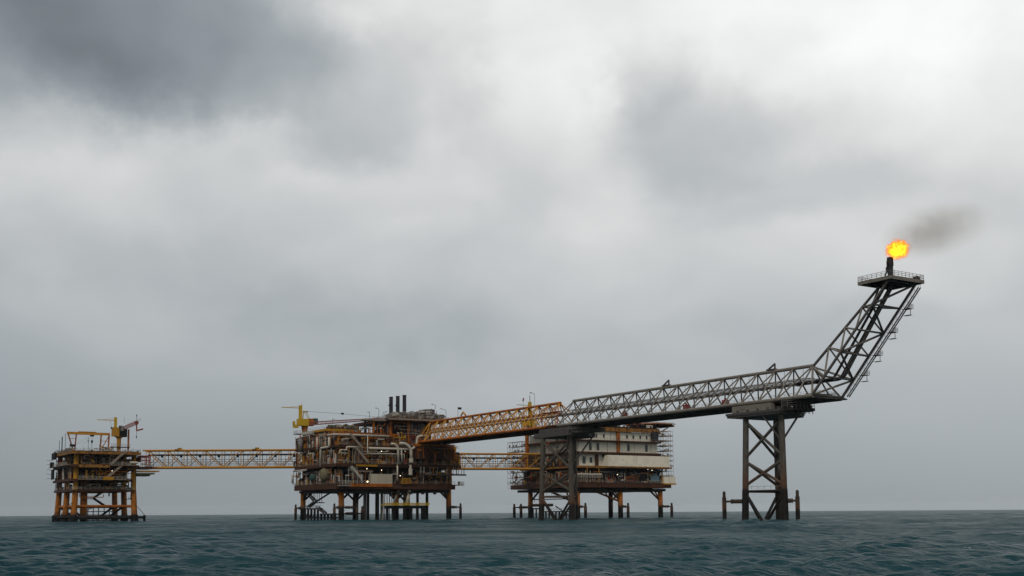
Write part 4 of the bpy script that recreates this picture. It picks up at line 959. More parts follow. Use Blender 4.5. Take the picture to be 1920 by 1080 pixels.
    q.bar((201.6, 442.2, 24.4), (203, 442.2, 29.6), .1, .1); q.bar((203, 442.2, 24.4), (204.6, 442.2, 29.6), .1, .1); q.build('stair', m_rail, T)
    q = mb(m_white); q.stair((201.2, 442.4, 22.3), (205.6, 442.4, 17.4), 1.1); q.box(199.6, 203.6, 441.8, 443, 21.2, 21.35); q.rail([(199.6, 441.8, 21.3), (203.6, 441.8, 21.3)], 1.2, 1, .05, 3)
    for x in (199.6, 202, 203.8): q.bar((x, 441.9, 15.8), (x, 441.9, 21.2), .12, .12)
    q.box(195.5, 200.5, 441.4, 443.9, 14.6, 14.8); q.rail([(195.4, 441.4, 14.8), (200.6, 441.4, 14.8)], 1.9, 1.2, .07, 3); q.build('stair', m_white, T)
    q = mb(m_org); q.stair((239, 443, 30.6), (242, 443, 24.4), 1.1); q.bar((236, 443.6, 22.6), (240, 443.6, 16.2), .2, .2); q.build('stair', m_org, T)
    q = mb(m_rail)
    for x in (211, 214.5, 217.8, 221, 232, 235): q.bar((x, 443.1, 24.2), (x, 443.1, 28.6), .11, .11)
    q.build('pipe_support', m_rail, T)
    q = mb(m_red); q.box(226.2, 227.8, 443.2, 444, 24.6, 26.4); q.box(232.4, 235.5, 442.7, 443.4, 33.4, 35.4); q.build('fire_cabinet', m_red, T)
    # conductors and risers under the deck
    for i, (x, y, r, m) in enumerate(((216.8, 449, .55, m_black), (213.4, 455, .75, m_duct), (236.9, 450.5, .62, m_black), (247.3, 461, .68, m_black), (233.2, 452, .62, m_black), (236, 471, .5, m_black))):
        q = mb(m); q.tube((x, y, -4), (x, y, 13), r, 12); q.build('riser', m, T)
    for i in range(5): mb(m_dark if i % 2 else m_cream).tube((218.4 + i * 1.15, 448, -4), (218.4 + i * 1.15, 448, 13), .18, 8).build('riser', m_dark, T)
    q = mb(m_black)
    for x in (219.2, 222.2, 227.4, 230.8, 233.8, 236.2, 237.5): q.tube((x, 444.8, -4), (x, 444.8, 6.3), .62, 10)
    q.box(218.4, 238, 444.2, 446.4, 5.0, 6.3); q.build('conductor_guard', m_black, T)
    q = mb(m_brt); q.box(217.2, 239.2, 443.6, 447, 6.4, 6.9); q.tube((217, 443.6, 7.3), (239.3, 443.6, 7.3), .22, 8); q.build('guard_walkway', m_brt, T)
    q = mb(m_dark)
    for x_, y_, r_ in ((222, 470, .6), (228, 468, .7), (231, 480, .6), (219.5, 476, .5)): mb(m_black).tube((x_, y_, -4), (x_, y_, 13), r_, 10).build('riser', m_black, T)
    for x, y in ((210, 470), (241.5, 470)):
        for i in range(10): q.tube((x + rnd.uniform(-.15, .15), y, 13 - i * 1.2), (x + .15 * i * .7, y, 12.6 - i * 1.2), .12, 5)
    q.build('hanging_chain', m_dark, T)
    # boat landing at the west side
    q = mb(m_black)
    for i in range(11): y = 488 - i * 3.7; q.tube((197.6, y, -3), (197.6, y, 5.4 if i < 6 else 3.0), .55, 8)
    q.box(197.0, 198.4, 466, 490, 4.9, 5.5); q.box(197.0, 198.4, 449, 466, 2.6, 3.1); q.box(197.2, 198.2, 449, 490, 1.0, 1.5)
    for i in range(5): y = 487 - i * 4; q.tube((197.6, y, 1.4), (197.6, y - 2.8, 4.9), .2, 6)
    q.build('boat_landing', m_black, T)
    q = mb(m_greyd); q.rail([(197.6, 488, 5.5), (197.6, 467, 5.5)], 1.3, 1.7, .07, 3); q.stair((197.6, 470, 5.5), (197.6, 461, 2.8), 1.3, (1, 0, 0)); q.build('landing_railing', m_greyd, T)
    q = mb(m_black); q.stair((197.8, 484, 12.6), (197.8, 473, 8.2), 1.3, (1, 0, 0)); q.stair((197.8, 473, 8.0), (197.8, 481, 5.6), 1.3, (1, 0, 0)); q.box(197, 198.8, 465, 474, 7.6, 8.0)
    for y in (465.2, 467.5, 470, 472.5, 474): q.tube((197.4, y, 7.8), (197.4, y, 13), .12, 5)
    q.build('landing_stair', m_black, T)
    for x, y, lx, ly in ((196.4, 492.5, 199.6, 491.5), (197.2, 450.8, 199.6, 449.2), (205.5, 446, 200.5, 449.2), (256.8, 446.8, 252.6, 449)): fender(T, x, y, lx, ly, 7.2, 5.6, .62)
    return T
production()
def central_extra():
    T = bpy.data.objects['production_platform']; P = [m_org, m_org, m_dark, m_rail, m_white, m_yel, m_dark, m_black, m_rust, m_yel]
    sd = 850
    for x0, x1, y, z0, z1 in ((199.5, 251, 444.2, 15.6, 21), (196, 222, 444.2, 24, 29.5), (224, 251, 444.2, 24, 30), (196, 226, 445.2, 32, 36), (234, 257, 442.0, 20.0, 23.2)):
        sd += 1; frontage(T, x0, x1, y, z0, z1, sd, 'x', P, 1.2)
    for z0, z1 in ((15.6, 21.5), (24, 30), (32, 38)):
        sd += 1; frontage(T, 446, 491, 195.3, z0, z1, sd, 'y', P + [m_white, m_cream], 1.2)
    frontage(T, 220, 249, 444.9, 44.35, 46.2, 880, 'x', [m_duct, m_white, m_rail, m_rust], 1.2); frontage(T, 197, 211.5, 457.3, 39.75, 41.3, 881, 'x', [m_green, m_dark, m_rust], 1.1)
    # bridge seat face and the dark bay between rack and bridge
    pipework(T, 232, 250, 440.2, 27, 32, 882, 22, 'x', [m_rust, m_org, m_dark, m_rail, m_rust]); frontage(T, 232, 250, 440.4, 26.7, 32, 883, 'x', [m_rust, m_org, m_dark, m_black, m_rust], 1.0)
    pipework(T, 250, 255.4, 443.8, 24.4, 30, 884, 14, 'x', [m_org, m_rail, m_org, m_rust, m_yel]); frontage(T, 250, 255.4, 443.9, 24.1, 30, 889, 'x', [m_org, m_yel, m_rust, m_dark], .8); pipework(T, 214, 236, 445.8, 33, 43, 885, 22, 'x', [m_dark, m_rust, m_duct, m_org]); pipework(T, 200, 221, 445.6, 32.3, 37.4, 886, 30, 'x', [m_cream, m_rust, m_org, m_rail, m_white, m_rust])
    frontage(T, 200, 222, 447.4, 37.6, 40.8, 887, 'x', [m_dark, m_duct, m_rust, m_org, m_greyd], 1.1); frontage(T, 231, 250, 445.2, 33.3, 37.5, 888, 'x', [m_rust, m_dark, m_org, m_railg, m_red], 1.1)
    q = mb(m_dark); 
    for i in range(9): x = 200 + i * 6; q.box(x, x + 1.2, 444.5, 445.5, 11.2, 12.2)
    q.box(199, 251, 444.9, 445.2, 11.9, 12.2); q.build('underdeck_pipe', m_dark, T)
    fender(T, 209.5, 449, 200.5, 449.2, 6.0, 3.0, .8)
central_extra()
def vessel_thing(label, a, b, r, m, cat='tank'):
    q = mb(m); q.vessel(a, b, r, 22); A = Vector(a); B = Vector(b)
    t = thing('storage_tank', label, cat, ((A + B) / 2)[:2] + (A.z - r,) if False else ((A.x + B.x) / 2, (A.y + B.y) / 2, A.z - r - .6))
    o = q.build('shell', m, t)
    for p in o.data.polygons: p.use_smooth = True
    q = mb(m_rust); d = (B - A)
    for k in (.2, .8): c = A + d * k; q.box(c.x - .5, c.x + .5, c.y - r * .8, c.y + r * .8, A.z - r - .6, A.z - r * .55)
    q.build('saddle', m_rust, t)
    q = mb(m_rust)
    for k in (.1, .5, .9): c = A + d * k; q.tube(c - d.normalized() * .12, c + d.normalized() * .12, r * 1.03, 22)
    q.tube(A + Vector((0, 0, r)), A + Vector((0, 0, r + .8)), .3, 8); q.build('band', m_rust, t)
vessel_thing('olive domed tank on the lower left deck of the central platform', (194.6, 456.6, 19.6), (198.6, 456.6, 19.6), 2.9, m_green)
vessel_thing('smaller teal tank left of the olive tank on the central platform', (194.4, 469, 18.8), (198, 469, 18.8), 1.7, m_teal)

for k, (x, ztop, lb) in enumerate(((223.7, 54.0, 'left and shortest of three dark exhaust stacks'), (227.0, 54.5, 'middle of three dark exhaust stacks'), (230.3, 55.1, 'right and tallest of three dark exhaust stacks'))):
    T = thing('exhaust_stack', lb + ' on the central platform', 'chimney', (x, 450.5, 46), 'exhaust stacks on the central platform')
    q = mb(m_stack); q.tube((x, 450.5, 46.2), (x, 450.5, ztop), .86, 16, .82); q.build('flue', m_stack, T)
    q = mb(m_stack); q.tube((x, 450.5, ztop), (x, 450.5, ztop + .25), .92, 16); q.build('rim', m_stack, T)
    q = mb(m_duct); q.tube((x, 450.5, 45.0), (x, 450.5, 46.6), 1.3, 14, .9); q.build('base_cone', m_duct, T)
    if k < 2:
        q = mb(m_dark); q.box(x - 1.4, x - .84, 449.6, 450.6, 50.2, 50.5); q.rail([(x - 1.4, 449.6, 50.5), (x - .9, 449.6, 50.5)], .8, .4, .05, 2); q.build('sampling_port', m_dark, T)

def pedestal_crane_centre():
    T = thing('pedestal_crane', 'yellow pedestal crane with long lowered red lattice boom, left end of the central platform', 'crane', (199.8, 491, 38))
    x, y = 199.8, 491
    q = mb(m_org); q.tube((x, y, 39), (x, y, 43.2), 1.0, 14, 1.6); q.build('pedestal', m_org, T)
    q = mb(m_rust); q.box(x - 4.6, x + 2, y - 2, y + 2, 39.2, 39.5); q.build('service_platform', m_rust, T)
    mb(m_white).rail([(x - 4.6, y + 2, 39.5), (x - 4.6, y - 2, 39.5), (x + 1, y - 2, 39.5)], 1.3, 1, .06, 3).build('railing', m_white, T)
    q = mb(m_brt); q.box(x - 3.4, x + 1.2, y - 2, y + 1.6, 43.2, 46.4); q.use(m_org); q.box(x + 1.2, x + 3.8, y - 1.8, y + 1.6, 43.3, 46.6); q.use(m_brt); q.box(x - 5.4, x - 3.4, y - 1, y + 1, 42.2, 43.6); q.box(x - 5.6, x - 5.0, y - 1, y + 1, 43.62, 45.2); q.build('machinery_house', m_brt, T)
    q = mb(m_teal); q.box(x + 3.8, x + 5.8, y - 1.6, y + .6, 44.0, 46.8); q.build('cab', m_teal, T)
    q = mb(m_brt); q.box(x - 2.8, x - 1.5, y - .6, y + .6, 46.4, 52.6); q.bar((x - 11.2, y, 51.4), (x - 2.8, y, 51.4), .3, .34); q.bar((x - 7.5, y, 51.7), (x - 2.8, y, 52.3), .12, .12); q.tube((x - 1.6, y, 52.6), (x - 1.6, y, 53.6), .12, 5); q.build('mast', m_brt, T)
    q = mb(m_brt); q.bar((x - 1, y, 46.4), (x - .6, y, 49.8), .3, .3); q.bar((x + 1.8, y, 46.4), (x - .4, y, 49.8), .2, .2); q.bar((x + 2.5, y, 46.5), (x + .6, y, 50.0), .2, .2); q.box(x - .9, x + 1.4, y - .4, y + .4, 49.6, 50.1); q.build('gantry_frame', m_brt, T)
    a = Vector((201.5, 489, 43.6)); b = Vector((221.5, 453.5, 44.4)); d = b - a; s = Vector((d.y, -d.x, 0)).normalized()
    q = mb(m_pink)
    for v in (-.7, .7):
        for z in (0, 1.3): q.tube(a + s * v + Vector((0, 0, z)), b + s * v * .6 + Vector((0, 0, z * .5)), .15, 6)
    for i in range(18):
        p = a.lerp(b, i / 18); p2 = a.lerp(b, (i + 1) / 18); k = 1 - i / 36
        for v in (-.7 * k, .7 * k): q.tube(p + s * v, p2 + s * v + Vector((0, 0, 1.3 * k)), .08, 5); q.tube(p2 + s * v, p2 + s * v + Vector((0, 0, 1.3 * k)), .07, 5)
    q.build('boom', m_pink, T)
    q = mb(m_dark); g = Vector((x + .5, y, 50)); h = a.lerp(b, .45) + Vector((0, 0, 4.0))
    for v in (-.3, .3): q.tube(g + Vector((v, 0, 0)), h + Vector((v, 0, 0)), .06, 5); 
    q.tube(h, a.lerp(b, .95) + Vector((0, 0, 1)), .06, 5); q.tube(h - Vector((.5, 0, 0)), h + Vector((.6, 0, 0)), .42, 8); q.build('luffing_rope', m_dark, T)
pedestal_crane_centre()
for a in ((211.2, 446, 43.9, 2.6, -.2, 'short lamp post beside the crane boom, central platform'), (215.6, 446, 43.9, 4.3, -.9, 'lamp post left of the three exhaust stacks'), (217.8, 446.5, 43.9, 2.8, 1.3, 'low lamp post with a horizontal arm, just left of the stacks'),
          (243.6, 446.2, 49.4, 1.6, -1.2, 'small lamp on top of the generator housing'), (248.6, 445.4, 44.5, 4.4, -2.0, 'lamp post with long left arm at the right end of the high deck'), (199.5, 459, 39.7, 4.2, .3, 'lamp post above the upper left module roof')):
    lamp_post(*a)
q = mb(m_dark); q.tube((253.6, 443.4, 36), (253.6, 443.4, 50.5), .07, 6); q.prism([(253.65, 443.35), (255.4, 443.25), (255.4, 443.35), (253.65, 443.45)], 49.4, 50.4)
o = q.build('flagpole', m_dark); tag(o, 'thin pole with a small dark pennant above the orange bridge', 'flagpole')
q = mb(m_dark); q.tube((253.9, 443.2, 15.6), (253.9, 443.2, 16.2), .35, 8); q.tube((253.5, 443.2, 16.5), (254.3, 443.2, 16.5), .42, 8); o = q.build('deck_winch', m_dark); tag(o, 'small dark winch on the right corner walkway of the central platform', 'winch')
for x, y, z, lb, r in ((215.4, 443.0, 29.6, 'lit lamp under the pipe header, central platform upper level', .22), (242.6, 442.6, 29.4, 'lit lamp under the orange bridge seat', .26), (208.6, 443.0, 22.0, 'lit lamp above the green vessel area, left of the corrugated shed', .24), (215.5, 443.0, 21.5, 'lit lamp above the corrugated shed', .22),
                       (208.8, 442.8, 16.5, 'brightest lit lamp at the lower left corner of the corrugated shed', .42), (224.5, 443.0, 19.2, 'lit lamp between the corrugated shed and the yellow skid', .26), (227, 443.4, 29.9, 'dim lamp behind the large curved pipe', .12)):
    floodlight(x, y, z, lb, r * .62, m_lamp if r > .3 else None)

# ================================================================== ACCOMMODATION PLATFORM
def quarters():
    T = thing('accommodation_platform', 'orange legged deck structure under the cream accommodation block', 'oil platform', (346, 468, 0))
    LX = (321.5, 347.5, 373.0); LY = (446.5, 487.5)
    for x in LX:
        leg(T, x, LY[0], 14.5, 1.22, m_leg, 0, -.2, 6.0); leg(T, x, LY[1], 14.5, 1.22, m_leg if x < 330 else m_leg_shade, 0, .3, 6.0)
    for x in LX:
        for y, s in ((LY[0], 1), (LY[1], -1)):
            q = mb(m_org if s == 1 else m_dark)
            if x > LX[0]: q.tube((x, y, 8.4), (x - 4, y, 14), .38, 10)
            q.tube((x, y, 8.4), (x, y + 9 * s, 14.3), .5, 10); q.build('knee_brace', m_org, T)
    mb(m_org).tube((347.5, 446.5, 8), (333, 455, 15), .5, 10).build('knee_brace', m_org, T)
    mb(m_dark).tube((321.5, 470, 13.5), (321.5, 448, 7.5), .6, 10).tube((321.5, 487, 9.5), (321.5, 449, 9.5), .25, 8).build('knee_brace', m_dark, T)
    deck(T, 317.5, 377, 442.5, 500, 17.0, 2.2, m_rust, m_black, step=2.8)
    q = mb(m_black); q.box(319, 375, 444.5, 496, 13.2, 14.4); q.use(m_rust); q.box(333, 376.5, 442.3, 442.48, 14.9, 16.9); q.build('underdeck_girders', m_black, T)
    q = mb(m_dark)
    for i in range(7): q.box(337 + i * 5.3, 337.8 + i * 5.3, 444, 445, 12.7, 13.2)
    q.tube((334, 444.4, 12.8), (370, 444.4, 12.8), .1, 6); q.build('underdeck_pipe', m_dark, T)
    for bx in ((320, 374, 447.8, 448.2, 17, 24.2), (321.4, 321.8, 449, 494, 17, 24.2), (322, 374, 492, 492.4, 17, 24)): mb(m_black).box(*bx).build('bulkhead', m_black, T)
    sd = 600
    for a, b in ((319, 326), (327, 334), (336, 343), (344, 350), (351, 358), (359, 366)):
        sd += 1; skid(T, a, b, 443.6, 447.4, 17, 22.5, sd, [m_black, m_dark, m_red if a in (327, 336) else m_dark, m_rust], dens=1.0)
    for a, b in ((445, 454), (456, 465), (467, 476), (478, 487)):
        sd += 1; skid(T, 318.2, 321.2, a, b, 17, 23, sd, [m_dark, m_rust, m_org, m_red, m_duct], dens=1.3)
        sd += 1; skid(T, 318.4, 321.2, a, b, 25, 30.6, sd, [m_dark, m_rust, m_org, m_duct], dens=1.5)
    pipework(T, 446, 498, 317.8, 25.2, 31, 61, 26, 'y', [m_org, m_rust, m_rail, m_dark, m_cream]); pipework(T, 446, 498, 317.8, 17.3, 23.6, 62, 22, 'y', [m_org, m_rust, m_rail, m_dark])
    for z in (18.4, 20.5): mb(m_white if z > 19 else m_rail).rail([(318, 442.1, z - 1.2), (333.5, 442.1, z - 1.2)], 1.3, 1.6, .08, 3).build('railing', m_white, T)
    q = mb(m_cream); q.box(318.4, 333, 441.9, 442.3, 20.9, 21.6); q.build('cable_tray', m_cream, T)
    mb(m_white).rail([(363, 442.2, 17.1), (370.5, 442.2, 17.1)], 1.6, 1.2, .07, 3).build('railing', m_white, T)
    mb(m_railg).rail([(334, 442.2, 17.0), (363, 442.2, 17.0)], 1.2, 1.8, .045, 3).build('railing', m_railg, T)
    mb(m_rail).rail([(317.6, 500, 17.0), (317.6, 443, 17.0)], 1.2, 1.8, .055, 3).build('railing', m_rail, T)
    q = mb(m_yel); q.bar((324.5, 442.4, 17), (324.5, 442.4, 24.4), .25, .25); q.bar((331.5, 442.4, 17), (331.5, 442.4, 24.4), .25, .25); q.bar((371.5, 443, 17), (371.5, 443, 24.4), .5, .5); q.build('deck_post', m_yel, T)
    q = mb(m_clad2); q.box(371.8, 379.2, 441.8, 446, 17.2, 20.6); q.use(m_yel); q.box(371.6, 379.6, 441.6, 446.2, 16.5, 17.18); q.build('corner_cabin', m_clad2, T)
    # boat landing, fenders
    q = mb(m_black)
    for i in range(13): y = 485 - i * 2.9; q.tube((319.4, y, -3), (319.4, y, 3.4 if i > 3 else 5), .42, 8)
    q.box(318.8, 320.2, 448, 474, 3.0, 3.6); q.box(318.8, 320.2, 474, 486, 4.6, 5.2); q.tube((319.4, 450, 1), (319.4, 462, 6), .3, 6); q.build('boat_landing', m_black, T)
    q = mb(m_fender); q.tube((321.5, 487, 6.6), (321.5, 468, 6.6), .75, 12); q.build('landing_boom', m_fender, T)
    mb(m_dark).tube((319, 484, 8), (319, 484, 13.5), .12, 5).tube((319, 480, 8), (319, 480, 13.5), .12, 5).tube((319, 476, 8), (319, 476, 13.5), .12, 5).build('landing_ladder', m_dark, T)
    mb(m_railg).rail([(319, 476, 3.6), (319, 450, 3.6)], 1.5, 2.2, .06, 3).build('railing', m_railg, T)
    for x, y, lx, ly in ((317, 496, 321, 488), (316.6, 489, 320.5, 488), (324.4, 444, 322, 446), (351.6, 445.6, 348, 446.5), (379.5, 445.4, 374, 446.5)): fender(T, x, y, lx, ly, 7.3, 5.6, .75)
quarters()

def quarters_extra():
    T = bpy.data.objects['accommodation_platform']; P = [m_rust, m_org, m_dark, m_rail, m_dark, m_yel, m_black, m_black, m_rust, m_red]
    for z0, z1, k in ((17.1, 22, 1), (25.3, 30, 2)): frontage(T, 446, 498 if k < 3 else 488, 318.0, z0, z1, 900 + k, 'y', P + [m_white], 1.3)
    frontage(T, 318, 335, 442.9, 17.1, 23, 905, 'x', P + [m_white, m_white], 1.2); frontage(T, 336, 371, 443.2, 17.1, 22, 906, 'x', [m_black, m_dark, m_rust, m_black, m_duct], 1.3)
    pipework(T, 319, 372, 443.4, 21, 24, 907, 22, 'x', [m_dark, m_dark, m_rust, m_duct]); pipework(T, 446, 488, 318.4, 32.4, 41, 908, 6, 'y', [m_rust, m_rail, m_org, m_dark])
quarters_extra()
def block():
    T = thing('accommodation_block', 'cream clad four storey accommodation block with rusty floor beams', 'building', (346, 460, 24))
    def storey(x0, x1, y0, z0, z1, m=m_clad, name='wall'):
        mb(m).box(x0, x1, y0, 492, z0, z1).build(name, m, T)
    storey(324, 371, 445.4, 38.0, 42.3); storey(322, 370.5, 445.2, 32.2, 37.2); storey(322, 340, 445.6, 25.4, 31.2)
    # openings and beams
    q = mb(m_ochd); q.box(319, 371.5, 444.2, 445.39, 42.4, 44.4); q.box(319, 320.3, 445.4, 490, 42.2, 44.0); q.build('roof_beam', m_yel, T)
    q = mb(m_rust); q.box(318.4, 371.5, 443.2, 490, 37.25, 37.95); q.use(m_rust); q.box(318.2, 371.6, 442.95, 443.18, 37.3, 37.9); q.build('floor_beam', m_rust, T)
    q = mb(m_rust); q.box(318.4, 371.5, 443.2, 491, 31.25, 32.15); q.use(m_dark); q.box(336, 372, 444.2, 446, 29.8, 31.2); q.build('floor_beam', m_rust, T)
    q = mb(m_ochd); q.box(318.2, 336, 442.8, 492, 24.3, 25.3); q.box(336, 375.5, 440.6, 492, 24.4, 25.2); q.use(m_ochd); q.box(336, 376, 440.3, 440.58, 24.5, 25.2); q.build('floor_beam', m_yel, T)
    q = mb(m_org); q.box(344.6, 346.4, 444.6, 445.3, 32.3, 43.0); q.build('column', m_org, T)
    q = mb(m_org); q.box(317.8, 319.2, 485, 486.6, 25, 42.4); q.build('column', m_org, T)
    mb(m_clad2).box(336.2, 374.8, 440.9, 450, 25.22, 30.6).build('projecting_wing', m_clad2, T)
    mb(m_rust).box(331.5, 333.4, 445.1, 445.5, 25.4, 31).build('wall_recess', m_rust, T)
    # windows: frame and pane each
    def win(x, y, z, wd, h):
        q = mb(m_rust); q.box(x - wd / 2 - .12, x + wd / 2 + .12, y - .10, y + .05, z - h / 2 - .12, z + h / 2 + .12); o = q.build('window', m_rust, T)
        q = mb(m_glass); q.box(x - wd / 2, x + wd / 2, y - .14, y - .103, z - h / 2, z + h / 2); q.build('pane', m_glass, o)
    for x in (328.4, 332.5, 337.0, 351.4, 355.4, 359.8, 363.9, 368.0): win(x, 445.4, 40.1, .8, 1.5)
    for x in (328.6, 333.2, 352.0, 363.5): win(x, 445.2, 34.8, 1.3, 3.4)
    for x in (325.0, 329.2): win(x, 445.6, 28.2, 1.3 if x > 326 else 1.6, 2.4 if x > 326 else 3.2)
    q = mb(m_dark)
    for x in (327.5, 337.5, 341.2, 355.2, 366.2): q.box(x - .05, x + .05, 445.30, 445.39, 38.0, 42)
    for x in (339.0, 356, 366.3): q.box(x - .05, x + .05, 445.10, 445.19, 32.2, 37.2)
    q.build('panel_joint', m_dark, T)
    for pts in ([(318.3, 443.1, 32.2), (371.5, 443.1, 32.2)], [(318.3, 443, 38.0), (371.5, 443, 38.0)], [(318.4, 490, 38.0), (318.4, 444, 38.0)], [(318.4, 490, 32.2), (318.4, 444, 32.2)]):
        mb(m_rail).rail(pts, 1.15, 1.9, .04, 2).build('railing', m_rail, T)
    # west face cladding broken by dark doorways
    q = mb(m_dark)
    for y in (452, 463, 474): q.box(321.82, 321.98, y, y + 1.3, 32.3, 35.5); q.box(323.82, 323.98, y + 3, y + 4.6, 38.0, 41)
    q.build('doorway', m_dark, T)
    q = mb(m_black); q.box(319, 373, 447, 490, 44.42, 44.9); q.build('roof', m_black, T)
    rr = random.Random(3); q = mb(m_dark); q.box(326, 372, 446.2, 449.8, 44.92, 45.1)
    for i in range(26):
        x = rr.uniform(328, 370); q.use(rr.choice([m_dark, m_duct, m_rust, m_black, m_railg])); w_ = rr.uniform(.6, 3); q.box(x, x + w_, 446 + rr.random() * 3, 450, 44.9, 44.9 + rr.uniform(.8, 2.8))
    q.build('roof_equipment', m_dark, T)
    # antenna frame right of block
    q = mb(m_stack); q.box(366.4, 370, 443.4, 445.1, 38.6, 43.2); q.build('roof_cabinet', m_blue, T)
block()

def scaffold(label, x0, x1, y0, y1, z0, z1, mat, nx=3, nz=8, seed=1):
    T = thing('scaffold_tower', label, 'scaffold', ((x0 + x1) / 2, (y0 + y1) / 2, z0), 'scaffold towers at the ends of the accommodation platform'); rr = random.Random(seed)
    q = mb(mat); ny = max(2, int((y1 - y0) / 3))
    X = [x0 + (x1 - x0) * i / (nx - 1) for i in range(nx)]; Y = [y0 + (y1 - y0) * i / (ny - 1) for i in range(ny)]
    for x in X:
        for y in Y: q.tube((x, y, z0), (x, y, z1), .08, 5)
    q.build('upright', mat, T); q = mb(mat); q2 = mb(mat); q3 = mb(m_rail)
    for k in range(nz + 1):
        z = z0 + (z1 - z0) * k / nz
        for y in Y: q.tube((x0, y, z), (x1, y, z), .07, 5)
        for x in X: q.tube((x, y0, z), (x, y1, z), .07, 5)
        if k < nz:
            zz = z0 + (z1 - z0) * (k + 1) / nz
            for y in (y0, y1):
                a, b = (x0, x1) if k % 2 else (x1, x0); q2.tube((a, y, z), (b, y, zz), .065, 5)
            for x in (x0, x1):
                for i in range(ny - 1):
                    if rr.random() < .7: q2.tube((x, Y[i], z), (x, Y[i + 1], zz), .06, 5)
            if rr.random() < .9: q3.box(x0, x1, y0, y0 + (y1 - y0) * rr.uniform(.4, 1), z + .07, z + .3)
            for _ in range(5):
                q3.use(rr.choice([m_rust, m_white, m_rail, m_dark, m_dark])); a = rr.uniform(x0, x1 - .8); b = rr.uniform(y0, y1 - 1); q3.box(a, a + rr.uniform(.2, .7), b, b + rr.uniform(.2, .6), z + .1, z + rr.uniform(.3, 1.3)); q3.use(m_rail)
    q.build('ledger', mat, T); q2.build('diagonal', mat, T); q3.build('plank_platform', m_rail, T)
    return T
scaffold('pale scaffold tower clad around the right end of the accommodation block', 371.9, 378.0, 441.8, 450, 20.8, 43.6, m_rail, 5, 9, 1)
scaffold('rusty grey scaffold tower at the left end of the accommodation platform', 318.2, 321.4, 490.5, 504, 15.5, 39.5, m_railg, 3, 9, 2)
# hanging stair tower on the right scaffold is part of the block; helideck on the roof
def helideck():
    T = thing('helideck', 'flat rusty helideck jutting right from the accommodation roof', 'helideck', (378, 458, 46))
    cx, cy, r = 376.5, 458, 12.5; pts = [(cx + r * math.cos(R(22.5 + 45 * k)), cy + r * math.sin(R(22.5 + 45 * k))) for k in range(8)]
    q = mb(m_org); q.prism(pts, 47.5, 48.0); q.use(m_rust)
    for i in range(9): x = cx - r + 2 + i * 2.7; h = r * .8 if abs(x - cx) < r * .5 else r * .5; q.box(x - .15, x + .15, cy - h, cy + h, 46.8, 47.5)
    q.build('landing_surface', m_org, T)
    q = mb(m_rust); pts2 = [(cx + (r + 1.4) * math.cos(R(22.5 + 45 * k)), cy + (r + 1.4) * math.sin(R(22.5 + 45 * k)), 48.1) for k in range(9)]
    for a, b, c, d in zip(pts2[:-1], pts2[1:], pts, pts[1:] + pts[:1]): q.tube(a, b, .1, 5); q.tube(a, (c[0], c[1], 47.7), .09, 5); q.tube(((a[0] + b[0]) / 2, (a[1] + b[1]) / 2, 48.1), ((c[0] + d[0]) / 2, (c[1] + d[1]) / 2, 47.7), .07, 5)
    q.build('safety_net_frame', m_rust, T)
    q = mb(m_yel); q.tube((377.5, 452, 43.2), (384.5, 452, 46.8), .3, 8); q.tube((377.5, 452, 43.2), (371.5, 452, 46.8), .3, 8); q.tube((377.5, 463, 43.2), (385, 463, 46.8), .3, 8); q.tube((377.5, 463, 43.2), (371.5, 463, 46.8), .3, 8); q.box(375.6, 379.4, 450, 464, 42.6, 43.0); q.tube((377.5, 452, 43), (377.5, 452, 46.8), .2, 6)
    q.build('support_truss', m_yel, T)
    q = mb(m_cream); q.box(363.5, 369, 446.6, 452, 44.95, 46.6); q.use(m_rust); q.box(362, 374, 450, 462, 44.92, 46.0); q.build('access_house', m_cream, T)
helideck()
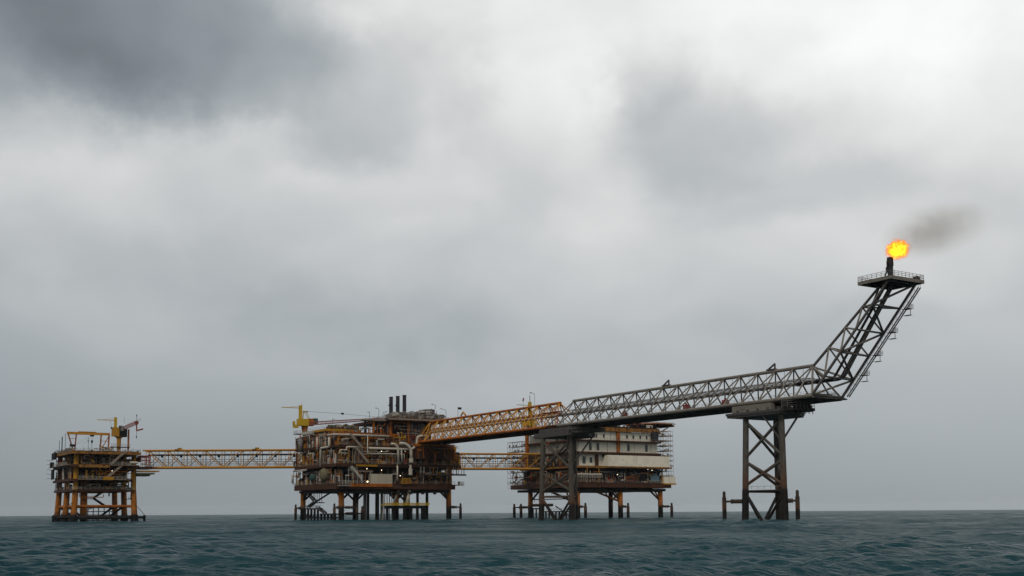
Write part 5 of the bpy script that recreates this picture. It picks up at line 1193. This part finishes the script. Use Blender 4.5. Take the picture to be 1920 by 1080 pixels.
def crane_q():
    T = thing('pedestal_crane', 'yellow crane seen behind the orange bridge, above the accommodation platform left end', 'crane', (321, 484, 44))
    x, y = 320.5, 486.5
    q = mb(m_org); q.tube((x, y, 42), (x, y, 46.8), 1.0, 12, 1.5); q.build('pedestal', m_org, T)
    q = mb(m_brt); q.box(x - 3.2, x + 2.6, y - 2, y + 2, 47, 51.5); q.build('machinery_house', m_brt, T)
    q = mb(m_brt); q.box(x - .4, x + 1.1, y - .6, y + .6, 51.5, 59.6); q.bar((x - 7.6, y, 57.8), (x - .4, y, 57.8), .3, .3); q.bar((x + 1, y, 53), (x + 4.5, y, 51), .3, .3); q.build('mast', m_brt, T)
    q = mb(m_dark); q.tube((x + .4, y, 59.6), (x + .4, y, 63), .16, 6); q.tube((x - 3.6, y, 57.8), (x - 3.6, y, 51), .07, 5); q.build('antenna', m_dark, T)
    q = mb(m_red); q.tube((x - 3.8, y, 59.8), (x - 3.5, y, 61.4), .35, 8); q.tube((x - 3.7, y, 58), (x - 3.7, y, 59.8), .05, 4); q.build('windsock', m_red, T)
crane_q()
lamp_post(233.3, 350.5, 34.2, 12.6, -1.3, 'tall pale lamp post at the right end of the orange bridge', m_white)
q = mb(m_blue); q.prism([(363.8, 442.6), (369.4, 442.6), (369.0, 443.5), (364.2, 443.5)], 18.2, 20.8); q.prism([(365.4, 442.7), (368.2, 442.7), (368, 443.4), (365.6, 443.4)], 20.803, 22.0); q.tube((364, 443.1, 17.1), (364, 443.1, 18.2), .1, 6); q.tube((369, 443.1, 17.1), (369, 443.1, 18.2), .1, 6)
o = q.build('covered_machine', m_blue); tag(o, 'pale blue tarpaulin covered machine at the right end of the open deck', 'machinery')
q = mb(m_org); q.box(348.6, 353.2, 442.7, 443.5, 18.0, 20.4); q.use(m_rust); q.box(348.9, 352.9, 442.62, 442.69, 18.3, 20.1); q.box(353.4, 356.5, 442.8, 443.5, 17.6, 21.2)
o = q.build('orange_crate', m_org); tag(o, 'faded orange crate on the dark open deck below the cream wing', 'crate')
for x, z, lb in ((342.8, 21.2, 'lit lamp on the open deck below the cream wing'), (364.6, 23.6, 'lit lamp above the blue covered machine')): floodlight(x, 442.5, z, lb, .15)
floodlight(361.8, 442.3, 24.0, 'small lit lamp under the cream wing floor beam', .1)

# ------------------------------------------------------------------ haze
def haze():
    q = MB(); 
    m, t = new_mat('haze_air')
    v = t.n('ShaderNodeVolumePrincipled', {'Color': (.93, .97, 1.0, 1), 'Density': .00002, 'Anisotropy': .2})
    out = t.n('ShaderNodeOutputMaterial'); t.link(v.outputs[0], out.inputs['Volume'])
    q.use(m); q.box(-14500, 14500, -14500, 14500, -3, 95)
    o = q.build('haze', m); o['kind'] = 'stuff'; return o
haze()
